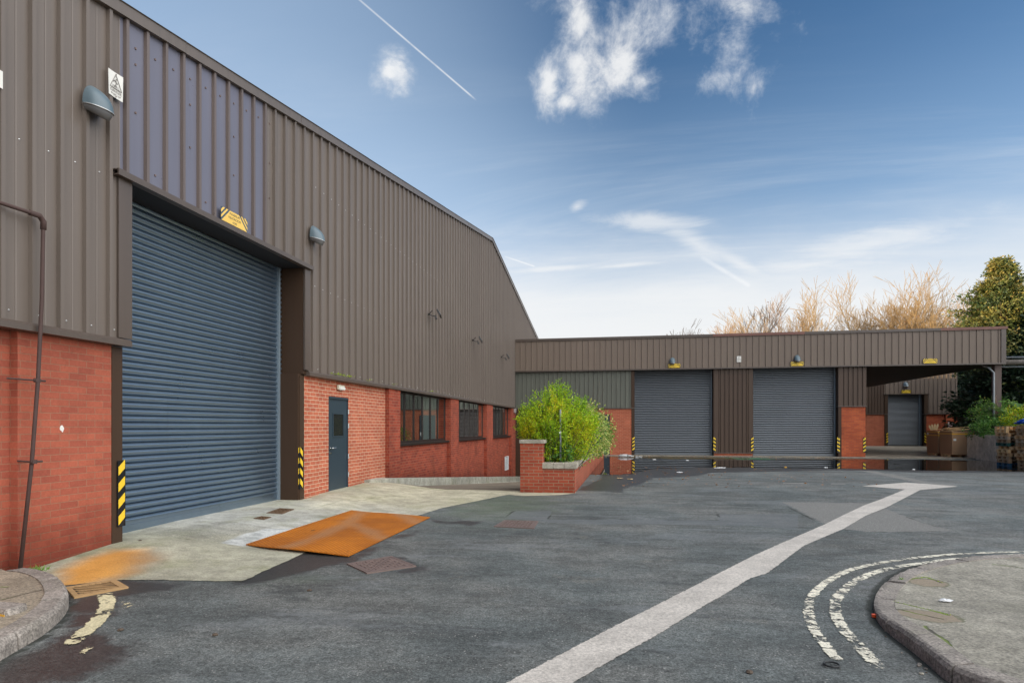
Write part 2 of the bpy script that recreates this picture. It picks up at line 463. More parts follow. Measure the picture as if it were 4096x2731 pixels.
# ------------------------------------------------------------------ mesh helpers
class MB:
    def __init__(s): s.v, s.f = [], []
    def add(s, vs, fs):
        b = len(s.v); s.v += [tuple(p) for p in vs]; s.f += [tuple(b + i for i in f) for f in fs]; return s
    def box(s, x0, y0, z0, x1, y1, z1):
        if x0 > x1: x0, x1 = x1, x0
        if y0 > y1: y0, y1 = y1, y0
        if z0 > z1: z0, z1 = z1, z0
        return s.add([(x0, y0, z0), (x1, y0, z0), (x1, y1, z0), (x0, y1, z0), (x0, y0, z1), (x1, y0, z1), (x1, y1, z1), (x0, y1, z1)],
                     [(0, 3, 2, 1), (4, 5, 6, 7), (0, 1, 5, 4), (1, 2, 6, 5), (2, 3, 7, 6), (3, 0, 4, 7)])
    def quad(s, a, b, c, d): return s.add([a, b, c, d], [(0, 1, 2, 3)])
    def hexa(s, lo, hi):
        """a block between two quads (same winding, seen from above)"""
        return s.add(list(lo) + list(hi), [(3, 2, 1, 0), (4, 5, 6, 7), (0, 1, 5, 4), (1, 2, 6, 5), (2, 3, 7, 6), (3, 0, 4, 7)])
    def prism(s, poly, fn0, fn1):
        """polygon (2-D points) swept from fn0 to fn1"""
        n = len(poly)
        return s.add([fn0(*p) for p in poly] + [fn1(*p) for p in poly],
                     [tuple(range(n))[::-1], tuple(range(n, 2 * n))] + [(i, (i + 1) % n, n + (i + 1) % n, n + i) for i in range(n)])
    def tube(s, path, r, n=8, caps=True):
        path = [Vector(p) for p in path]; rings = []
        up = None
        for i, p in enumerate(path):
            d = (path[min(i + 1, len(path) - 1)] - path[max(i - 1, 0)]).normalized()
            if up is None: up = Vector((0, 0, 1)) if abs(d.z) < .9 else Vector((1, 0, 0))
            a = d.cross(up).normalized(); b = a.cross(d).normalized(); up = b
            rr = r[i] if isinstance(r, (list, tuple)) else r
            rings.append([p + (a * math.cos(k * 2 * PI / n) + b * math.sin(k * 2 * PI / n)) * rr for k in range(n)])
        vs = [q for R in rings for q in R]
        fs = [(i * n + k, i * n + (k + 1) % n, (i + 1) * n + (k + 1) % n, (i + 1) * n + k) for i in range(len(path) - 1) for k in range(n)]
        if caps: fs += [tuple(range(n))[::-1], tuple((len(path) - 1) * n + k for k in range(n))]
        return s.add(vs, fs)
    def build(s, name, mat, parent=None, smooth=False, bevel=0.0):
        me = bpy.data.meshes.new(name); me.from_pydata(s.v, [], s.f)
        bm = bmesh.new(); bm.from_mesh(me); bmesh.ops.recalc_face_normals(bm, faces=bm.faces)
        if bevel:
            bm.normal_update()
            es = [e for e in bm.edges if len(e.link_faces) == 2 and e.calc_face_angle(0) > .5]
            bmesh.ops.bevel(bm, geom=es, offset=bevel, segments=2, affect='EDGES', clamp_overlap=True)
        uvl = bm.loops.layers.uv.new('UVMap'); bm.normal_update()
        for f in bm.faces:
            nx, ny, nz = (abs(c) for c in f.normal); f.smooth = smooth
            for l in f.loops:
                p = l.vert.co
                l[uvl].uv = (p.y, p.z) if nx >= ny and nx >= nz else ((p.x, p.z) if ny >= nz else (p.x, p.y))
        bm.to_mesh(me); bm.free()
        return mesh_obj(name, me, mat, parent)

def mesh_obj(name, me, mat, parent=None):
    if mat is not None: me.materials.append(M[mat] if isinstance(mat, str) else mat)
    o = bpy.data.objects.new(name, me); COL.objects.link(o)
    if parent is not None: o.parent = parent
    return o

def tag(o, label=None, cat=None, group=None, kind=None):
    if label: o['label'] = label
    if cat: o['category'] = cat
    if group: o['group'] = group
    if kind: o['kind'] = kind
    return o

def thing(name, label, cat, loc=(0, 0, 0), group=None, mat=None, rz=0.0):
    o = bpy.data.objects.new(name, None); COL.objects.link(o); o.empty_display_size = .2
    if mat is not None: o.matrix_world = mat
    else: o.location = loc; o.rotation_euler = (0, 0, rz)
    return tag(o, label, cat, group)

def copy_tree(o, parent=None):
    c = o.copy(); COL.objects.link(c); c.parent = parent
    for ch in list(o.children): copy_tree(ch, c)
    return c

def MWALL(Y, Z, X=WX):   # local x -> +Y, y -> up, z -> out of the left wall
    return Matrix(((0, 0, 1, X), (1, 0, 0, Y), (0, 1, 0, Z), (0, 0, 0, 1)))
def MFRONT(X, Z, Y):     # local x -> +X, y -> up, z -> towards the camera
    return Matrix(((1, 0, 0, X), (0, 0, -1, Y), (0, 1, 0, Z), (0, 0, 0, 1)))

def text(body, size, mat, parent, x, y, z, name='lettering', spacing=1.0):
    cu = bpy.data.curves.new(name, 'FONT'); cu.body = body; cu.size = size; cu.align_x = 'CENTER'; cu.align_y = 'CENTER'
    cu.extrude = .0008; cu.space_character = spacing
    t = bpy.data.objects.new(name, cu); COL.objects.link(t)
    dg = bpy.context.evaluated_depsgraph_get()
    me = bpy.data.meshes.new_from_object(t.evaluated_get(dg)); me.name = name
    bpy.data.objects.remove(t); bpy.data.curves.remove(cu)
    me.materials.clear()
    o = mesh_obj(name, me, mat, parent); o.location = (x, y, z); return o

# ---- signed distances and sheets that follow the ground
def sd_poly(P, poly):
    """signed distance (positive inside) of points P (n,2) to a polygon"""
    poly = np.asarray(poly, float); n = len(poly)
    d = np.full(len(P), 1e9); inside = np.zeros(len(P), bool)
    for i in range(n):
        a, b = poly[i], poly[(i + 1) % n]; e = b - a; w = P - a
        t = np.clip((w @ e) / max(e @ e, 1e-12), 0, 1)
        d = np.minimum(d, np.hypot(*(w - t[:, None] * e).T))
        c = ((a[1] > P[:, 1]) != (b[1] > P[:, 1]))
        with np.errstate(divide='ignore', invalid='ignore'):
            xi = a[0] + (P[:, 1] - a[1]) / (b[1] - a[1]) * (b[0] - a[0])
        inside ^= c & (P[:, 0] < xi)
    return np.where(inside, d, -d)

def d_line(P, line):
    line = np.asarray(line, float); d = np.full(len(P), 1e9); al = np.zeros(len(P)); acc = 0
    for a, b in zip(line[:-1], line[1:]):
        e = b - a; L = np.hypot(*e); w = P - a
        t = np.clip((w @ e) / max(e @ e, 1e-12), 0, 1); dd = np.hypot(*(w - t[:, None] * e).T)
        al = np.where(dd < d, acc + t * L, al); d = np.minimum(d, dd); acc += L
    return d, al

def grid_mesh(name, xs, ys, zoff, mat, fields, keep=None, keep_min=0.0, zfun=None):
    """a sheet on the ground; fields: name -> array over the grid points"""
    XX, YY = np.meshgrid(xs, ys); P = np.c_[XX.ravel(), YY.ravel()]
    Z = (G(P[:, 0], P[:, 1]) if zfun is None else zfun(P[:, 0], P[:, 1])) + zoff
    nx, ny = len(xs), len(ys)
    i = (np.arange(ny - 1)[:, None] * nx + np.arange(nx - 1)[None]).ravel()
    F = np.c_[i, i + 1, i + nx + 1, i + nx]
    fl = fields(P)
    if keep:
        k = fl[keep]; F = F[(k[F] > keep_min).any(1)]
        used = np.unique(F); mp = np.zeros(len(P), int); mp[used] = np.arange(len(used))
        F = mp[F]; P = P[used]; Z = Z[used]; fl = {a: b[used] for a, b in fl.items()}
    me = bpy.data.meshes.new(name)
    me.vertices.add(len(P)); me.vertices.foreach_set('co', np.c_[P, Z].astype(np.float32).ravel())
    me.loops.add(F.size); me.loops.foreach_set('vertex_index', F.astype(np.int32).ravel())
    me.polygons.add(len(F)); me.polygons.foreach_set('loop_start', (np.arange(len(F)) * 4).astype(np.int32))
    me.polygons.foreach_set('loop_total', np.full(len(F), 4, np.int32))
    for a, b in fl.items():
        at = me.attributes.new(a, 'FLOAT', 'POINT'); at.data.foreach_set('value', b.astype(np.float32))
    me.update(calc_edges=True); me.validate()
    return mesh_obj(name, me, mat)

def decal(name, poly, mat, zoff, margin, cell, fields=None):
    poly = np.asarray(poly, float); lo = poly.min(0) - margin - cell; hi = poly.max(0) + margin + cell
    def fl(P):
        r = {'sd': sd_poly(P, poly)}
        if fields: r.update(fields(P))
        return r
    return grid_mesh(name, np.arange(lo[0], hi[0], cell), np.arange(lo[1], hi[1], cell), zoff, mat, fl, 'sd', -margin)

def stroke(name, line, width, mat, zoff, cell=.02):
    line = np.asarray(line, float); lo = line.min(0) - width; hi = line.max(0) + width
    def fl(P):
        d, al = d_line(P, line); return {'sd': width / 2 - d, 'along': al}
    return grid_mesh(name, np.arange(lo[0], hi[0], cell), np.arange(lo[1], hi[1], cell), zoff, mat, fl, 'sd', -.03)

# ---- leaves
def leaves(name, P, D, S, L, W, tone, mat, parent=None, fold=.25):
    """rhombic leaves: base P, axis D, side S, length L, width W"""
    P, D, S = (np.asarray(a, float) for a in (P, D, S)); n = len(P)
    D /= np.linalg.norm(D, axis=1)[:, None] + 1e-9
    S = S - (S * D).sum(1)[:, None] * D; S /= np.linalg.norm(S, axis=1)[:, None] + 1e-9
    N = np.cross(D, S); L = np.broadcast_to(L, (n,))[:, None]; W = np.broadcast_to(W, (n,))[:, None]
    V = np.stack([P, P + D * L * .45 + S * W * .5 + N * W * fold, P + D * L, P + D * L * .45 - S * W * .5 + N * W * fold], 1).reshape(-1, 3)
    b = np.arange(n)[:, None] * 4
    F = np.concatenate([b + np.array([[0, 1, 2]]), b + np.array([[0, 2, 3]])], 0).astype(np.int32)
    me = bpy.data.meshes.new(name)
    me.vertices.add(len(V)); me.vertices.foreach_set('co', V.astype(np.float32).ravel())
    me.loops.add(F.size); me.loops.foreach_set('vertex_index', F.ravel())
    me.polygons.add(len(F)); me.polygons.foreach_set('loop_start', (np.arange(len(F)) * 3).astype(np.int32))
    me.polygons.foreach_set('loop_total', np.full(len(F), 3, np.int32))
    at = me.attributes.new('tone', 'FLOAT', 'POINT'); at.data.foreach_set('value', np.repeat(np.clip(tone, 0, 1), 4).astype(np.float32))
    me.update(calc_edges=True)
    return mesh_obj(name, me, mat, parent)

def rvec(n): 
    v = rng.normal(size=(n, 3)); return v / np.linalg.norm(v, axis=1)[:, None]

def limbs(name, segs, mat, parent=None, n=4):
    """many tapered limbs in one mesh: rows of (p0, p1, r0, r1)"""
    A = np.array([s[0] for s in segs], float); B = np.array([s[1] for s in segs], float)
    r0 = np.array([s[2] for s in segs])[:, None, None]; r1 = np.array([s[3] for s in segs])[:, None, None]
    D = B - A; D /= np.linalg.norm(D, axis=1)[:, None] + 1e-9
    U = np.where(np.abs(D[:, 2:3]) < .9, [[0, 0, 1.]], [[1., 0, 0]])
    a = np.cross(D, U); a /= np.linalg.norm(a, axis=1)[:, None]; b = np.cross(a, D)
    th = np.arange(n) * 2 * PI / n
    ring = a[:, None] * np.cos(th)[None, :, None] + b[:, None] * np.sin(th)[None, :, None]
    V = np.concatenate([A[:, None] + ring * r0, B[:, None] + ring * r1], 1).reshape(-1, 3)
    base = np.arange(len(A))[:, None] * 2 * n
    F = np.concatenate([base + np.array([[k, (k + 1) % n, n + (k + 1) % n, n + k]]) for k in range(n)], 0).astype(np.int32)
    me = bpy.data.meshes.new(name)
    me.vertices.add(len(V)); me.vertices.foreach_set('co', V.astype(np.float32).ravel())
    me.loops.add(F.size); me.loops.foreach_set('vertex_index', F.ravel())
    me.polygons.add(len(F)); me.polygons.foreach_set('loop_start', (np.arange(len(F)) * 4).astype(np.int32))
    me.polygons.foreach_set('loop_total', np.full(len(F), 4, np.int32))
    me.update(calc_edges=True)
    return mesh_obj(name, me, mat, parent)

# ------------------------------------------------------------------ sky, sun, exposure
SUN_EL = math.radians(5.5)
SUN_AZ = Vector((-1.0, -.25, 0)).normalized()
SUN_DIR = (SUN_AZ * math.cos(SUN_EL) + Vector((0, 0, math.sin(SUN_EL)))).normalized()

def make_world():
    w = bpy.data.worlds.new('World'); scene.world = w; w.use_nodes = True
    t = w.node_tree; t.nodes.clear(); n = NT(t)
    out = t.nodes.new('ShaderNodeOutputWorld'); bg = t.nodes.new('ShaderNodeBackground'); t.links.new(bg.outputs[0], out.inputs[0])
    sky = t.nodes.new('ShaderNodeTexSky'); sky.sky_type = 'NISHITA'; sky.sun_disc = False
    sky.sun_elevation = SUN_EL; sky.sun_rotation = math.atan2(SUN_AZ.x, SUN_AZ.y)
    sky.air_density = 1.0; sky.dust_density = .6; sky.ozone_density = 2.0
    d = n.new('ShaderNodeTexCoord').outputs['Generated']
    x, y, z = n.xyz(d)
    zc = z.max(0.0)
    q = n.vec(x / (zc + .10), y / (zc + .10), 0.0)                     # cloud-deck coordinates
    deep = n.mul(sky.outputs[0], SKY_TINT)
    # pale veil: the air thickens and high cloud spreads towards the horizon
    veil_n = n.noise(n.scale(q, (1.0, 1.0, 1)), .55, 6, .62, .4)
    streak = n.noise(n.scale(q, (.35, 1.3, 1)), 1.1, 7, .66, .5)
    lowv = (z * -1.0 + .262 + (veil_n - .5) * .10 + (streak - .5) * .10).ss(-.075, .105)
    side = n.dot(d, pdir(300, 560)).ss(.72, 1.0)
    col = n.mix(((z * -1.0 + .42).ss(-.12, .30) * .62 + side * .55).clamp(), deep, (4.1, 5.4, 7.1))
    col = n.mix((streak.ss(.46, .82) * (z * -1.0 + .62).ss(.0, .45) * .55).clamp(), col, (6.3, 6.7, 7.1))
    col = n.mix(lowv * .92, col, (7.1, 7.15, 7.15))
    # torn cloud high over the yard
    def local(cx, cy):
        c = pdir(cx, cy); r = c.cross(Vector((0, 0, 1))).normalized(); u = r.cross(c)
        den = n.dot(d, c).max(.05)
        return n.dot(d, r) / den, n.dot(d, u) / den
    def blob(cx, cy, rx, ry, rot=0.0):
        a, b = local(cx, cy); k = 1.7415 / FPX * .9
        ca, sa = math.cos(rot), math.sin(rot)
        e = ((a * ca + b * sa) * (1 / (rx * k))).pow(2.0) + ((b * ca - a * sa) * (1 / (ry * k))).pow(2.0)
        return 1.0 - e.sqrt()
    fb = n.noise(d, 9, 10, .62, .45); fb2 = n.noise(d, 34, 7, .7, .3)
    m = None
    for cx, cy, rx, ry, ro in [(1530, 40, 185, 105, .1), (1330, 60, 75, 130, .25), (1320, 160, 70, 100, .3), (1260, 190, 40, 90, .2), (1420, 150, 110, 70, 0), (1300, 235, 40, 30, 0),
                               (1680, 110, 90, 100, -.5), (1650, 180, 75, 40, 0), (895, 172, 42, 42, .4), (1480, 190, 70, 50, 0)]:
        e = blob(cx, cy, rx, ry, ro); m = e if m is None else m.max(e)
    dens = (m.max(-1.2) * .85 + (fb - .5) * 3.6 + (fb2 - .5) * 1.3 + .02).ss(-.08, 1.25)
    col = n.mix(dens * .85, col, n.mix((fb * .7 + dens * .5).ss(.4, .95), (5.4, 5.8, 6.4), (7.5, 7.5, 7.45)))
    # cirrus streaks
    m = None
    for cx, cy, rx, ry, ro in [(1470, 510, 165, 26, -.10), (1600, 560, 110, 34, -.55), (1700, 605, 90, 20, -.5), (1325, 475, 30, 16, .3), (1850, 610, 170, 22, -.08),
                               (1280, 616, 130, 9, .05), (1430, 610, 110, 8, .03), (2000, 560, 220, 40, .1)]:
        e = blob(cx, cy, rx, ry, ro); m = e if m is None else m.max(e)
    cir = (m.max(-.5) * .8 + (n.noise(n.scale(q, (.7, 1.0, 1)), 3.5, 8, .7, .6) - .5) * 1.7).ss(-.05, .85)
    col = n.mix(cir * .6, col, (7.2, 7.25, 7.25))
    # vapour trails
    def trail(x0, y0, x1, y1, wd, amt, col):
        a, b = local((x0 + x1) / 2, (y0 + y1) / 2); k = 1.7415 / FPX * .9
        L = math.hypot(x1 - x0, y1 - y0); ux, uy = (x1 - x0) / L, -(y1 - y0) / L
        al = (a * ux + b * uy) * (1 / (L / 2 * k)); ac = (b * ux - a * uy).abs() * (1 / (wd * k))
        f = ac.ss(1.3, .1) * al.abs().ss(1.02, .9) * (al + 1.6).ss(0, 1.6) * (n.noise(d, 60, 4).ss(.2, .6) * .5 + .5)
        return n.mix(f * amt, col, (7.4, 7.5, 7.6))
    col = trail(790, 0, 1090, 197, 2.2, .62, col)
    col = trail(1155, 588, 1232, 613, 2.2, .7, col)
    col = trail(1610, 585, 1722, 662, 6, .5, col)
    # bright broken cloud added out of frame to lift the light in the yard
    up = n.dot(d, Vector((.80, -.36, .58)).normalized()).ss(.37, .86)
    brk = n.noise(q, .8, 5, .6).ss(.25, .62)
    col = n.mix((up * (brk * .55 + .45)).clamp(), col, FILL_CLOUD)
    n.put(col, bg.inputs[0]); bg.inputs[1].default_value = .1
SKY_TINT = (1.10, 1.42, 1.82)
FILL_CLOUD = (27.0, 27.2, 27.6)
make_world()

sun = bpy.data.lights.new('Sun', 'SUN'); sun.energy = 5.0; sun.angle = math.radians(.5); sun.color = (1.0, .76, .46)
sun_o = bpy.data.objects.new('Sun', sun); COL.objects.link(sun_o); sun_o.location = SUN_DIR * 60
sun_o.rotation_euler = (-SUN_DIR).to_track_quat('-Z', 'Y').to_euler()
vs = scene.view_settings; vs.view_transform = 'Standard'; vs.look = 'None'; vs.exposure = 0.38; vs.gamma = 1; vs.use_curve_mapping = False

# ------------------------------------------------------------------ ground
kerb_right = crop(2900, 1850, 1.78, [(2129, 657), (1960, 664), (1750, 676), (1580, 697), (1430, 727), (1290, 768), (1190, 815), (1110, 880), (1065, 955), (1050, 1030), (1060, 1095), (1105, 1165), (1170, 1225),
                                     (1255, 1290), (1330, 1345), (1400, 1405), (1480, 1475), (1570, 1560)])
kerb_left = [gnd(*p) for p in [(95, 2313), (150, 2318), (205, 2333), (245, 2355), (270, 2387), (281, 2420), (265, 2457), (233, 2493), (170, 2544), (97, 2586), (5, 2641)]]
kl = kerb_left[-1]; kl0 = kerb_left[-2]
kerb_left += [(kl[0] + (kl[0] - kl0[0]) * k, kl[1] + (kl[1] - kl0[1]) * k) for k in (3, 9)]
kr = kerb_right[0]; kerb_right = [(kr[0] + 14, kr[1] + 1.6), (kr[0] + 5, kr[1] + .45)] + kerb_right
kr = kerb_right[-1]; kerb_right += [(kr[0] + .35, kr[1] - .6), (kr[0] + 1.0, kr[1] - 1.8)]

wets = [crop(0, 1900, 1.8867, [(480, 860), (870, 775), (1240, 795), (1420, 820), (1200, 880), (900, 920), (860, 1000), (740, 1130), (760, 1200), (1060, 1268), (1000, 1340), (600, 1560), (-100, 1640), (-100, 1420), (0, 1400), (300, 1290), (500, 1120), (525, 960)]),
        crop(800, 1900, 1.96, [(250, 845), (540, 690), (770, 600), (1180, 630), (1470, 490), (1700, 430), (1690, 475), (1500, 505), (1390, 570), (1330, 605), (1410, 630), (1330, 650), (1200, 690), (1080, 690), (700, 790), (430, 850), (290, 868)]),
        crop(800, 1900, 1.96, [(1520, 630), (1700, 690), (1870, 720), (1700, 770), (1550, 765)]),
        crop(800, 1900, 1.96, [(1820, 345), (2000, 357), (2240, 358), (2110, 402), (1990, 385), (1800, 372)]),
        crop(1900, 1250, 2.0909, [(840, 1485), (1050, 1380), (1000, 1200), (2300, 1180), (2300, 1292), (2050, 1325), (1850, 1365), (1500, 1385), (1390, 1430), (1260, 1470), (1230, 1512), (1120, 1495), (900, 1490)]),
        crop(2900, 1250, 1.9666, [(-200, 1170), (2700, 1170), (2700, 1262), (2100, 1262), (1500, 1258), (1200, 1244), (800, 1240), (300, 1252), (-200, 1262)])]
patch = crop(2900, 1850, 1.78, [(400, 280), (700, 284), (1030, 287), (1140, 325), (1300, 385), (1420, 430), (1640, 485), (1280, 492), (1000, 490), (850, 470), (700, 430), (560, 360), (470, 310)])
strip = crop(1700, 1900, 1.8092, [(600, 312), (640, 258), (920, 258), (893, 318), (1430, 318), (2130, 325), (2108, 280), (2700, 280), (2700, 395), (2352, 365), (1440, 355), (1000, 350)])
cracks = [crop(1700, 1900, 1.8092, [(580, 312), (638, 258), (920, 258), (890, 318), (1430, 319), (2136, 325), (2110, 280), (2360, 280), (2840, 292)]),
          crop(1700, 1900, 1.8092, [(1430, 319), (1442, 352), (2000, 364), (2500, 378), (2900, 380)])]
cracks.append(crop(2900, 1850, 1.78, [(390, 275), (520, 355), (690, 430), (860, 478), (1100, 492), (1640, 487), (1420, 432), (1290, 385)]))
# worn seam of exposed stone running from the puddle to the arrow
seam = crop(3400, 1500, 3.1365, [(-200, 1165), (250, 1205), (600, 1275), (900, 1340), (1250, 1380)])

def ground_fields(P):
    n = len(P); near = (P[:, 1] > 1) & (P[:, 1] < 36) & (np.abs(P[:, 0]) < 24)
    Q = P[near]; out = {}
    def put(name, v, default):
        a = np.full(n, default, float); a[near] = v; out[name] = a
    w = np.full(len(Q), -9.0)
    for p in wets: w = np.maximum(w, sd_poly(Q, p))
    put('wet', np.clip(w, -2, 2), -2)
    d, _ = d_line(Q, seam)
    put('patch', np.maximum(sd_poly(Q, patch), .2 - d), -9)
    put('strip', sd_poly(Q, strip), -9)
    c = np.full(len(Q), 9.0)
    for l in cracks: c = np.minimum(c, d_line(Q, l)[0])
    for l in (kerb_right, kerb_left): c = np.minimum(c, np.maximum(d_line(Q, l)[0] - .03, 0) * .9)
    put('crack', c, 9)
    m = np.exp(-(((Q[:, 0] + 2.4) / 1.3) ** 2 + ((Q[:, 1] - 11.6) / 2.6) ** 2)) + .6 * np.exp(-(((Q[:, 0] + 3.4) / .8) ** 2 + ((Q[:, 1] - 5.6) / .35) ** 2))
    put('moss', m, 0)
    return out
xs = np.unique(np.r_[-400, -200, -100, -60, -40, -25, np.arange(-16, -8, 1.0), np.arange(-7.9, -2.55, .1), -2.42, -2.37, np.arange(-2.3, 9, .09), np.arange(9.1, 18, .25), 20, 24, 30, 45, 80, 160, 400])
ys = np.unique(np.r_[-300, -120, -50, -25, np.arange(-14, 2, 1.0), np.arange(2.5, 17, .09), np.arange(17.1, 34, .16), np.arange(34.5, 60, 1.0), 70, 90, 140, 260, 500, 900])
g = grid_mesh('ground', xs, ys, 0.0, 'asphalt', ground_fields)
tag(g, 'grey weathered asphalt of the yard with dark wet stains', 'ground', kind='structure')

apron_px = [gnd(*p) for p in [(238, 2345), (450, 2322), (510, 2319), (700, 2322), (970, 2325), (1195, 2222), (1330, 2170), (1656, 2068), (1763, 2033), (1916, 2002), (2034, 1978), (2085, 1984), (2240, 1980), (2303, 1972)]]
apron_poly = [(-6.95, 5.0)] + [(-6.0, 5.1)] + apron_px + [(-1.2, 14.25), (-2.6, 14.45), (-5.7, 14.6), (-6.95, 14.4)]
rust = crop(0, 1900, 1.8867, [(430, 835), (500, 730), (650, 640), (850, 575), (1060, 562), (1060, 620), (970, 740), (860, 775), (480, 858)])
rustb = crop(0, 1900, 1.8867, [(950, 590), (1150, 575), (1230, 620), (1060, 740), (930, 770)])
agg = crop(0, 1900, 1.8867, [(1060, 450), (1400, 385), (1680, 350), (1900, 372), (2080, 400), (1850, 440), (1660, 515), (1500, 495), (1240, 465)])
cem = crop(0, 1900, 1.8867, [(1660, 515), (1850, 445), (2000, 405), (2264, 405), (2264, 440), (1840, 540)])
joints = [crop(0, 1900, 1.8867, [(1060, 450), (1240, 465), (1500, 497), (1660, 517), (1840, 545)]), crop(0, 1900, 1.8867, [(1640, 352), (1800, 368), (2060, 400)]),
          crop(800, 1900, 1.96, [(880, 262), (1060, 215), (1300, 190), (1480, 165)]), crop(800, 1900, 1.96, [(800, 262), (900, 270), (1120, 300)])]
def apron_fields(P):
    r = {'rust': sd_poly(P, rust), 'rustb': sd_poly(P, rustb), 'agg': sd_poly(P, agg), 'cem': sd_poly(P, cem)}
    c = np.full(len(P), 9.0)
    for l in joints: c = np.minimum(c, d_line(P, l)[0])
    r['joint'] = c
    d, _ = d_line(P, [(-6.1, 5.2), (-6.1, 6.4)])
    d2, _ = d_line(P, crop(0, 1900, 1.8867, [(300, 745), (560, 700), (800, 600), (930, 540)])); r['wallmoss'] = np.maximum(.3 - d, .17 - d2)
    return r
tag(decal('pavement', apron_poly, 'apron', .006, .06, .055, apron_fields), 'pale concrete apron before the big shutter, rust stained', 'pavement', kind='structure')
tag(decal('ramp', [(-5.75, 14.35), (-5.0, 14.25), (-2.36, 14.3), (-2.36, 33.6), (-5.75, 33.6)], 'ramp', .010, .1, .12), 'tan ramp descending beside the brick planter', 'ramp', kind='structure')
slab_y = lambda X: 32.35
mb = MB(); mb.box(-2.3, 32.3, -.2, 30, 53, .035)
tag(mb.build('path', 'conc_slab', bevel=.01), 'concrete floor strip along the loading bay and under the canopy', 'path', kind='structure')

pud = crop(1900, 1250, 2.0909, [(900, 1225), (960, 1352), (1060, 1362), (1250, 1352), (1350, 1342), (1420, 1318), (1560, 1303), (1760, 1296), (2300, 1293)]) + \
      crop(2900, 1250, 1.9666, [(222, 1222), (600, 1224), (890, 1226), (1200, 1233), (1500, 1240), (1900, 1245), (2140, 1246), (2420, 1248), (2900, 1262)]) + [(26, 26.5), (24, 30), (15.3, 31.2), (8.3, 31.6), (5.2, 31.5), (1.5, 31.9), (-1.6, 31.9)]
def pud_fields(P):
    return {'scum': np.exp(-(((P[:, 0] - 2.4) / 2.6) ** 2 + ((P[:, 1] - 31.2) / 1.3) ** 2)) + .5 * np.exp(-(((P[:, 0] - 8) / 3) ** 2 + ((P[:, 1] - 30.9) / .8) ** 2))}
tag(decal('water', pud, 'water', .008, .5, .16, pud_fields), 'shallow puddle mirroring the loading bay doors', 'puddle', kind='structure')

# kerbs and raised pavements
def offset_line(line, d):
    L = np.asarray(line, float); out = []
    for i in range(len(L)):
        a = L[max(i - 1, 0)]; b = L[min(i + 1, len(L) - 1)]; e = (b - a) / np.hypot(*(b - a))
        out.append((L[i][0] + e[1] * d, L[i][1] - e[0] * d))
    return out
def resample(line, step):
    L = np.asarray(line, float); s = np.r_[0, np.cumsum(np.hypot(*np.diff(L, axis=0).T))]
    # light corner smoothing
    t = np.arange(0, s[-1], step); P = np.c_[np.interp(t, s, L[:, 0]), np.interp(t, s, L[:, 1])]
    for _ in range(3): P[1:-1] = (P[:-2] + 2 * P[1:-1] + P[2:]) / 4
    return P
def kerb(line, h, w, side, stone, name, label, pave, pave_mat, pave_label, extra, taper=False):
    hz = (lambda p: h - (h - .02) * float(sst(p[1], 4.5, 6.3))) if taper else (lambda p: h)
    P = resample(line, .05); In = np.asarray(offset_line(P, w * side))
    k = 0; mb = MB(); nst = int(stone / .05)
    r = random.Random(3)
    while k < len(P) - 2:
        e = min(k + nst + r.randint(-2, 2), len(P) - 1); g_ = .004
        dz = r.uniform(-.006, .006); N = e - k + 1; rows = []
        for i in range(k, e + 1):
            o, q = Vector((*P[i], 0)), Vector((*In[i], 0)); dr = (q - o)
            if i == k: sh = (Vector((*P[i + 1], 0)) - o) * .22
            elif i == e: sh = (Vector((*P[i - 1], 0)) - o) * .22
            else: sh = Vector((0, 0, 0))
            j = r.uniform(-.006, .006); hh = hz(P[i]); ch = r.uniform(.0, .012) if i in (k, e) else 0
            rows.append([o + sh + Vector((0, 0, -.1)), o + sh + dr * .05 + Vector((0, 0, hh * .70 + j - ch)), o + sh + dr * (.14 + j) + Vector((0, 0, hh * .92 + j + dz - ch)), o + sh + dr * .25 + Vector((0, 0, hh + dz - ch)), q + sh + Vector((0, 0, hh + dz)), q + sh + Vector((0, 0, -.1))])
        vs = [v for rw in rows for v in rw]; n6 = 6
        fs = [(i * n6 + a, i * n6 + a + 1, (i + 1) * n6 + a + 1, (i + 1) * n6 + a) for i in range(N - 1) for a in range(5)]
        fs += [tuple(range(6)), tuple((N - 1) * 6 + a for a in range(6))[::-1]]
        mb.add(vs, fs); k = e
    ob = mb.build(name, 'conc_kerb'); tag(ob, label, 'kerb', kind='structure')
    poly = [tuple(p) for p in In] + extra
    lo = np.min(poly, 0); hi = np.max(poly, 0)
    mid = 0.0
    o2 = decal(pave, poly, pave_mat, 0, .02, .06)
    me = o2.data; co = np.zeros(len(me.vertices) * 3); me.vertices.foreach_get('co', co); co = co.reshape(-1, 3); co[:, 2] = [hz(p) - .008 for p in co]; me.vertices.foreach_set('co', co.ravel())
    tag(o2, pave_label, 'pavement', kind='structure')
    return In

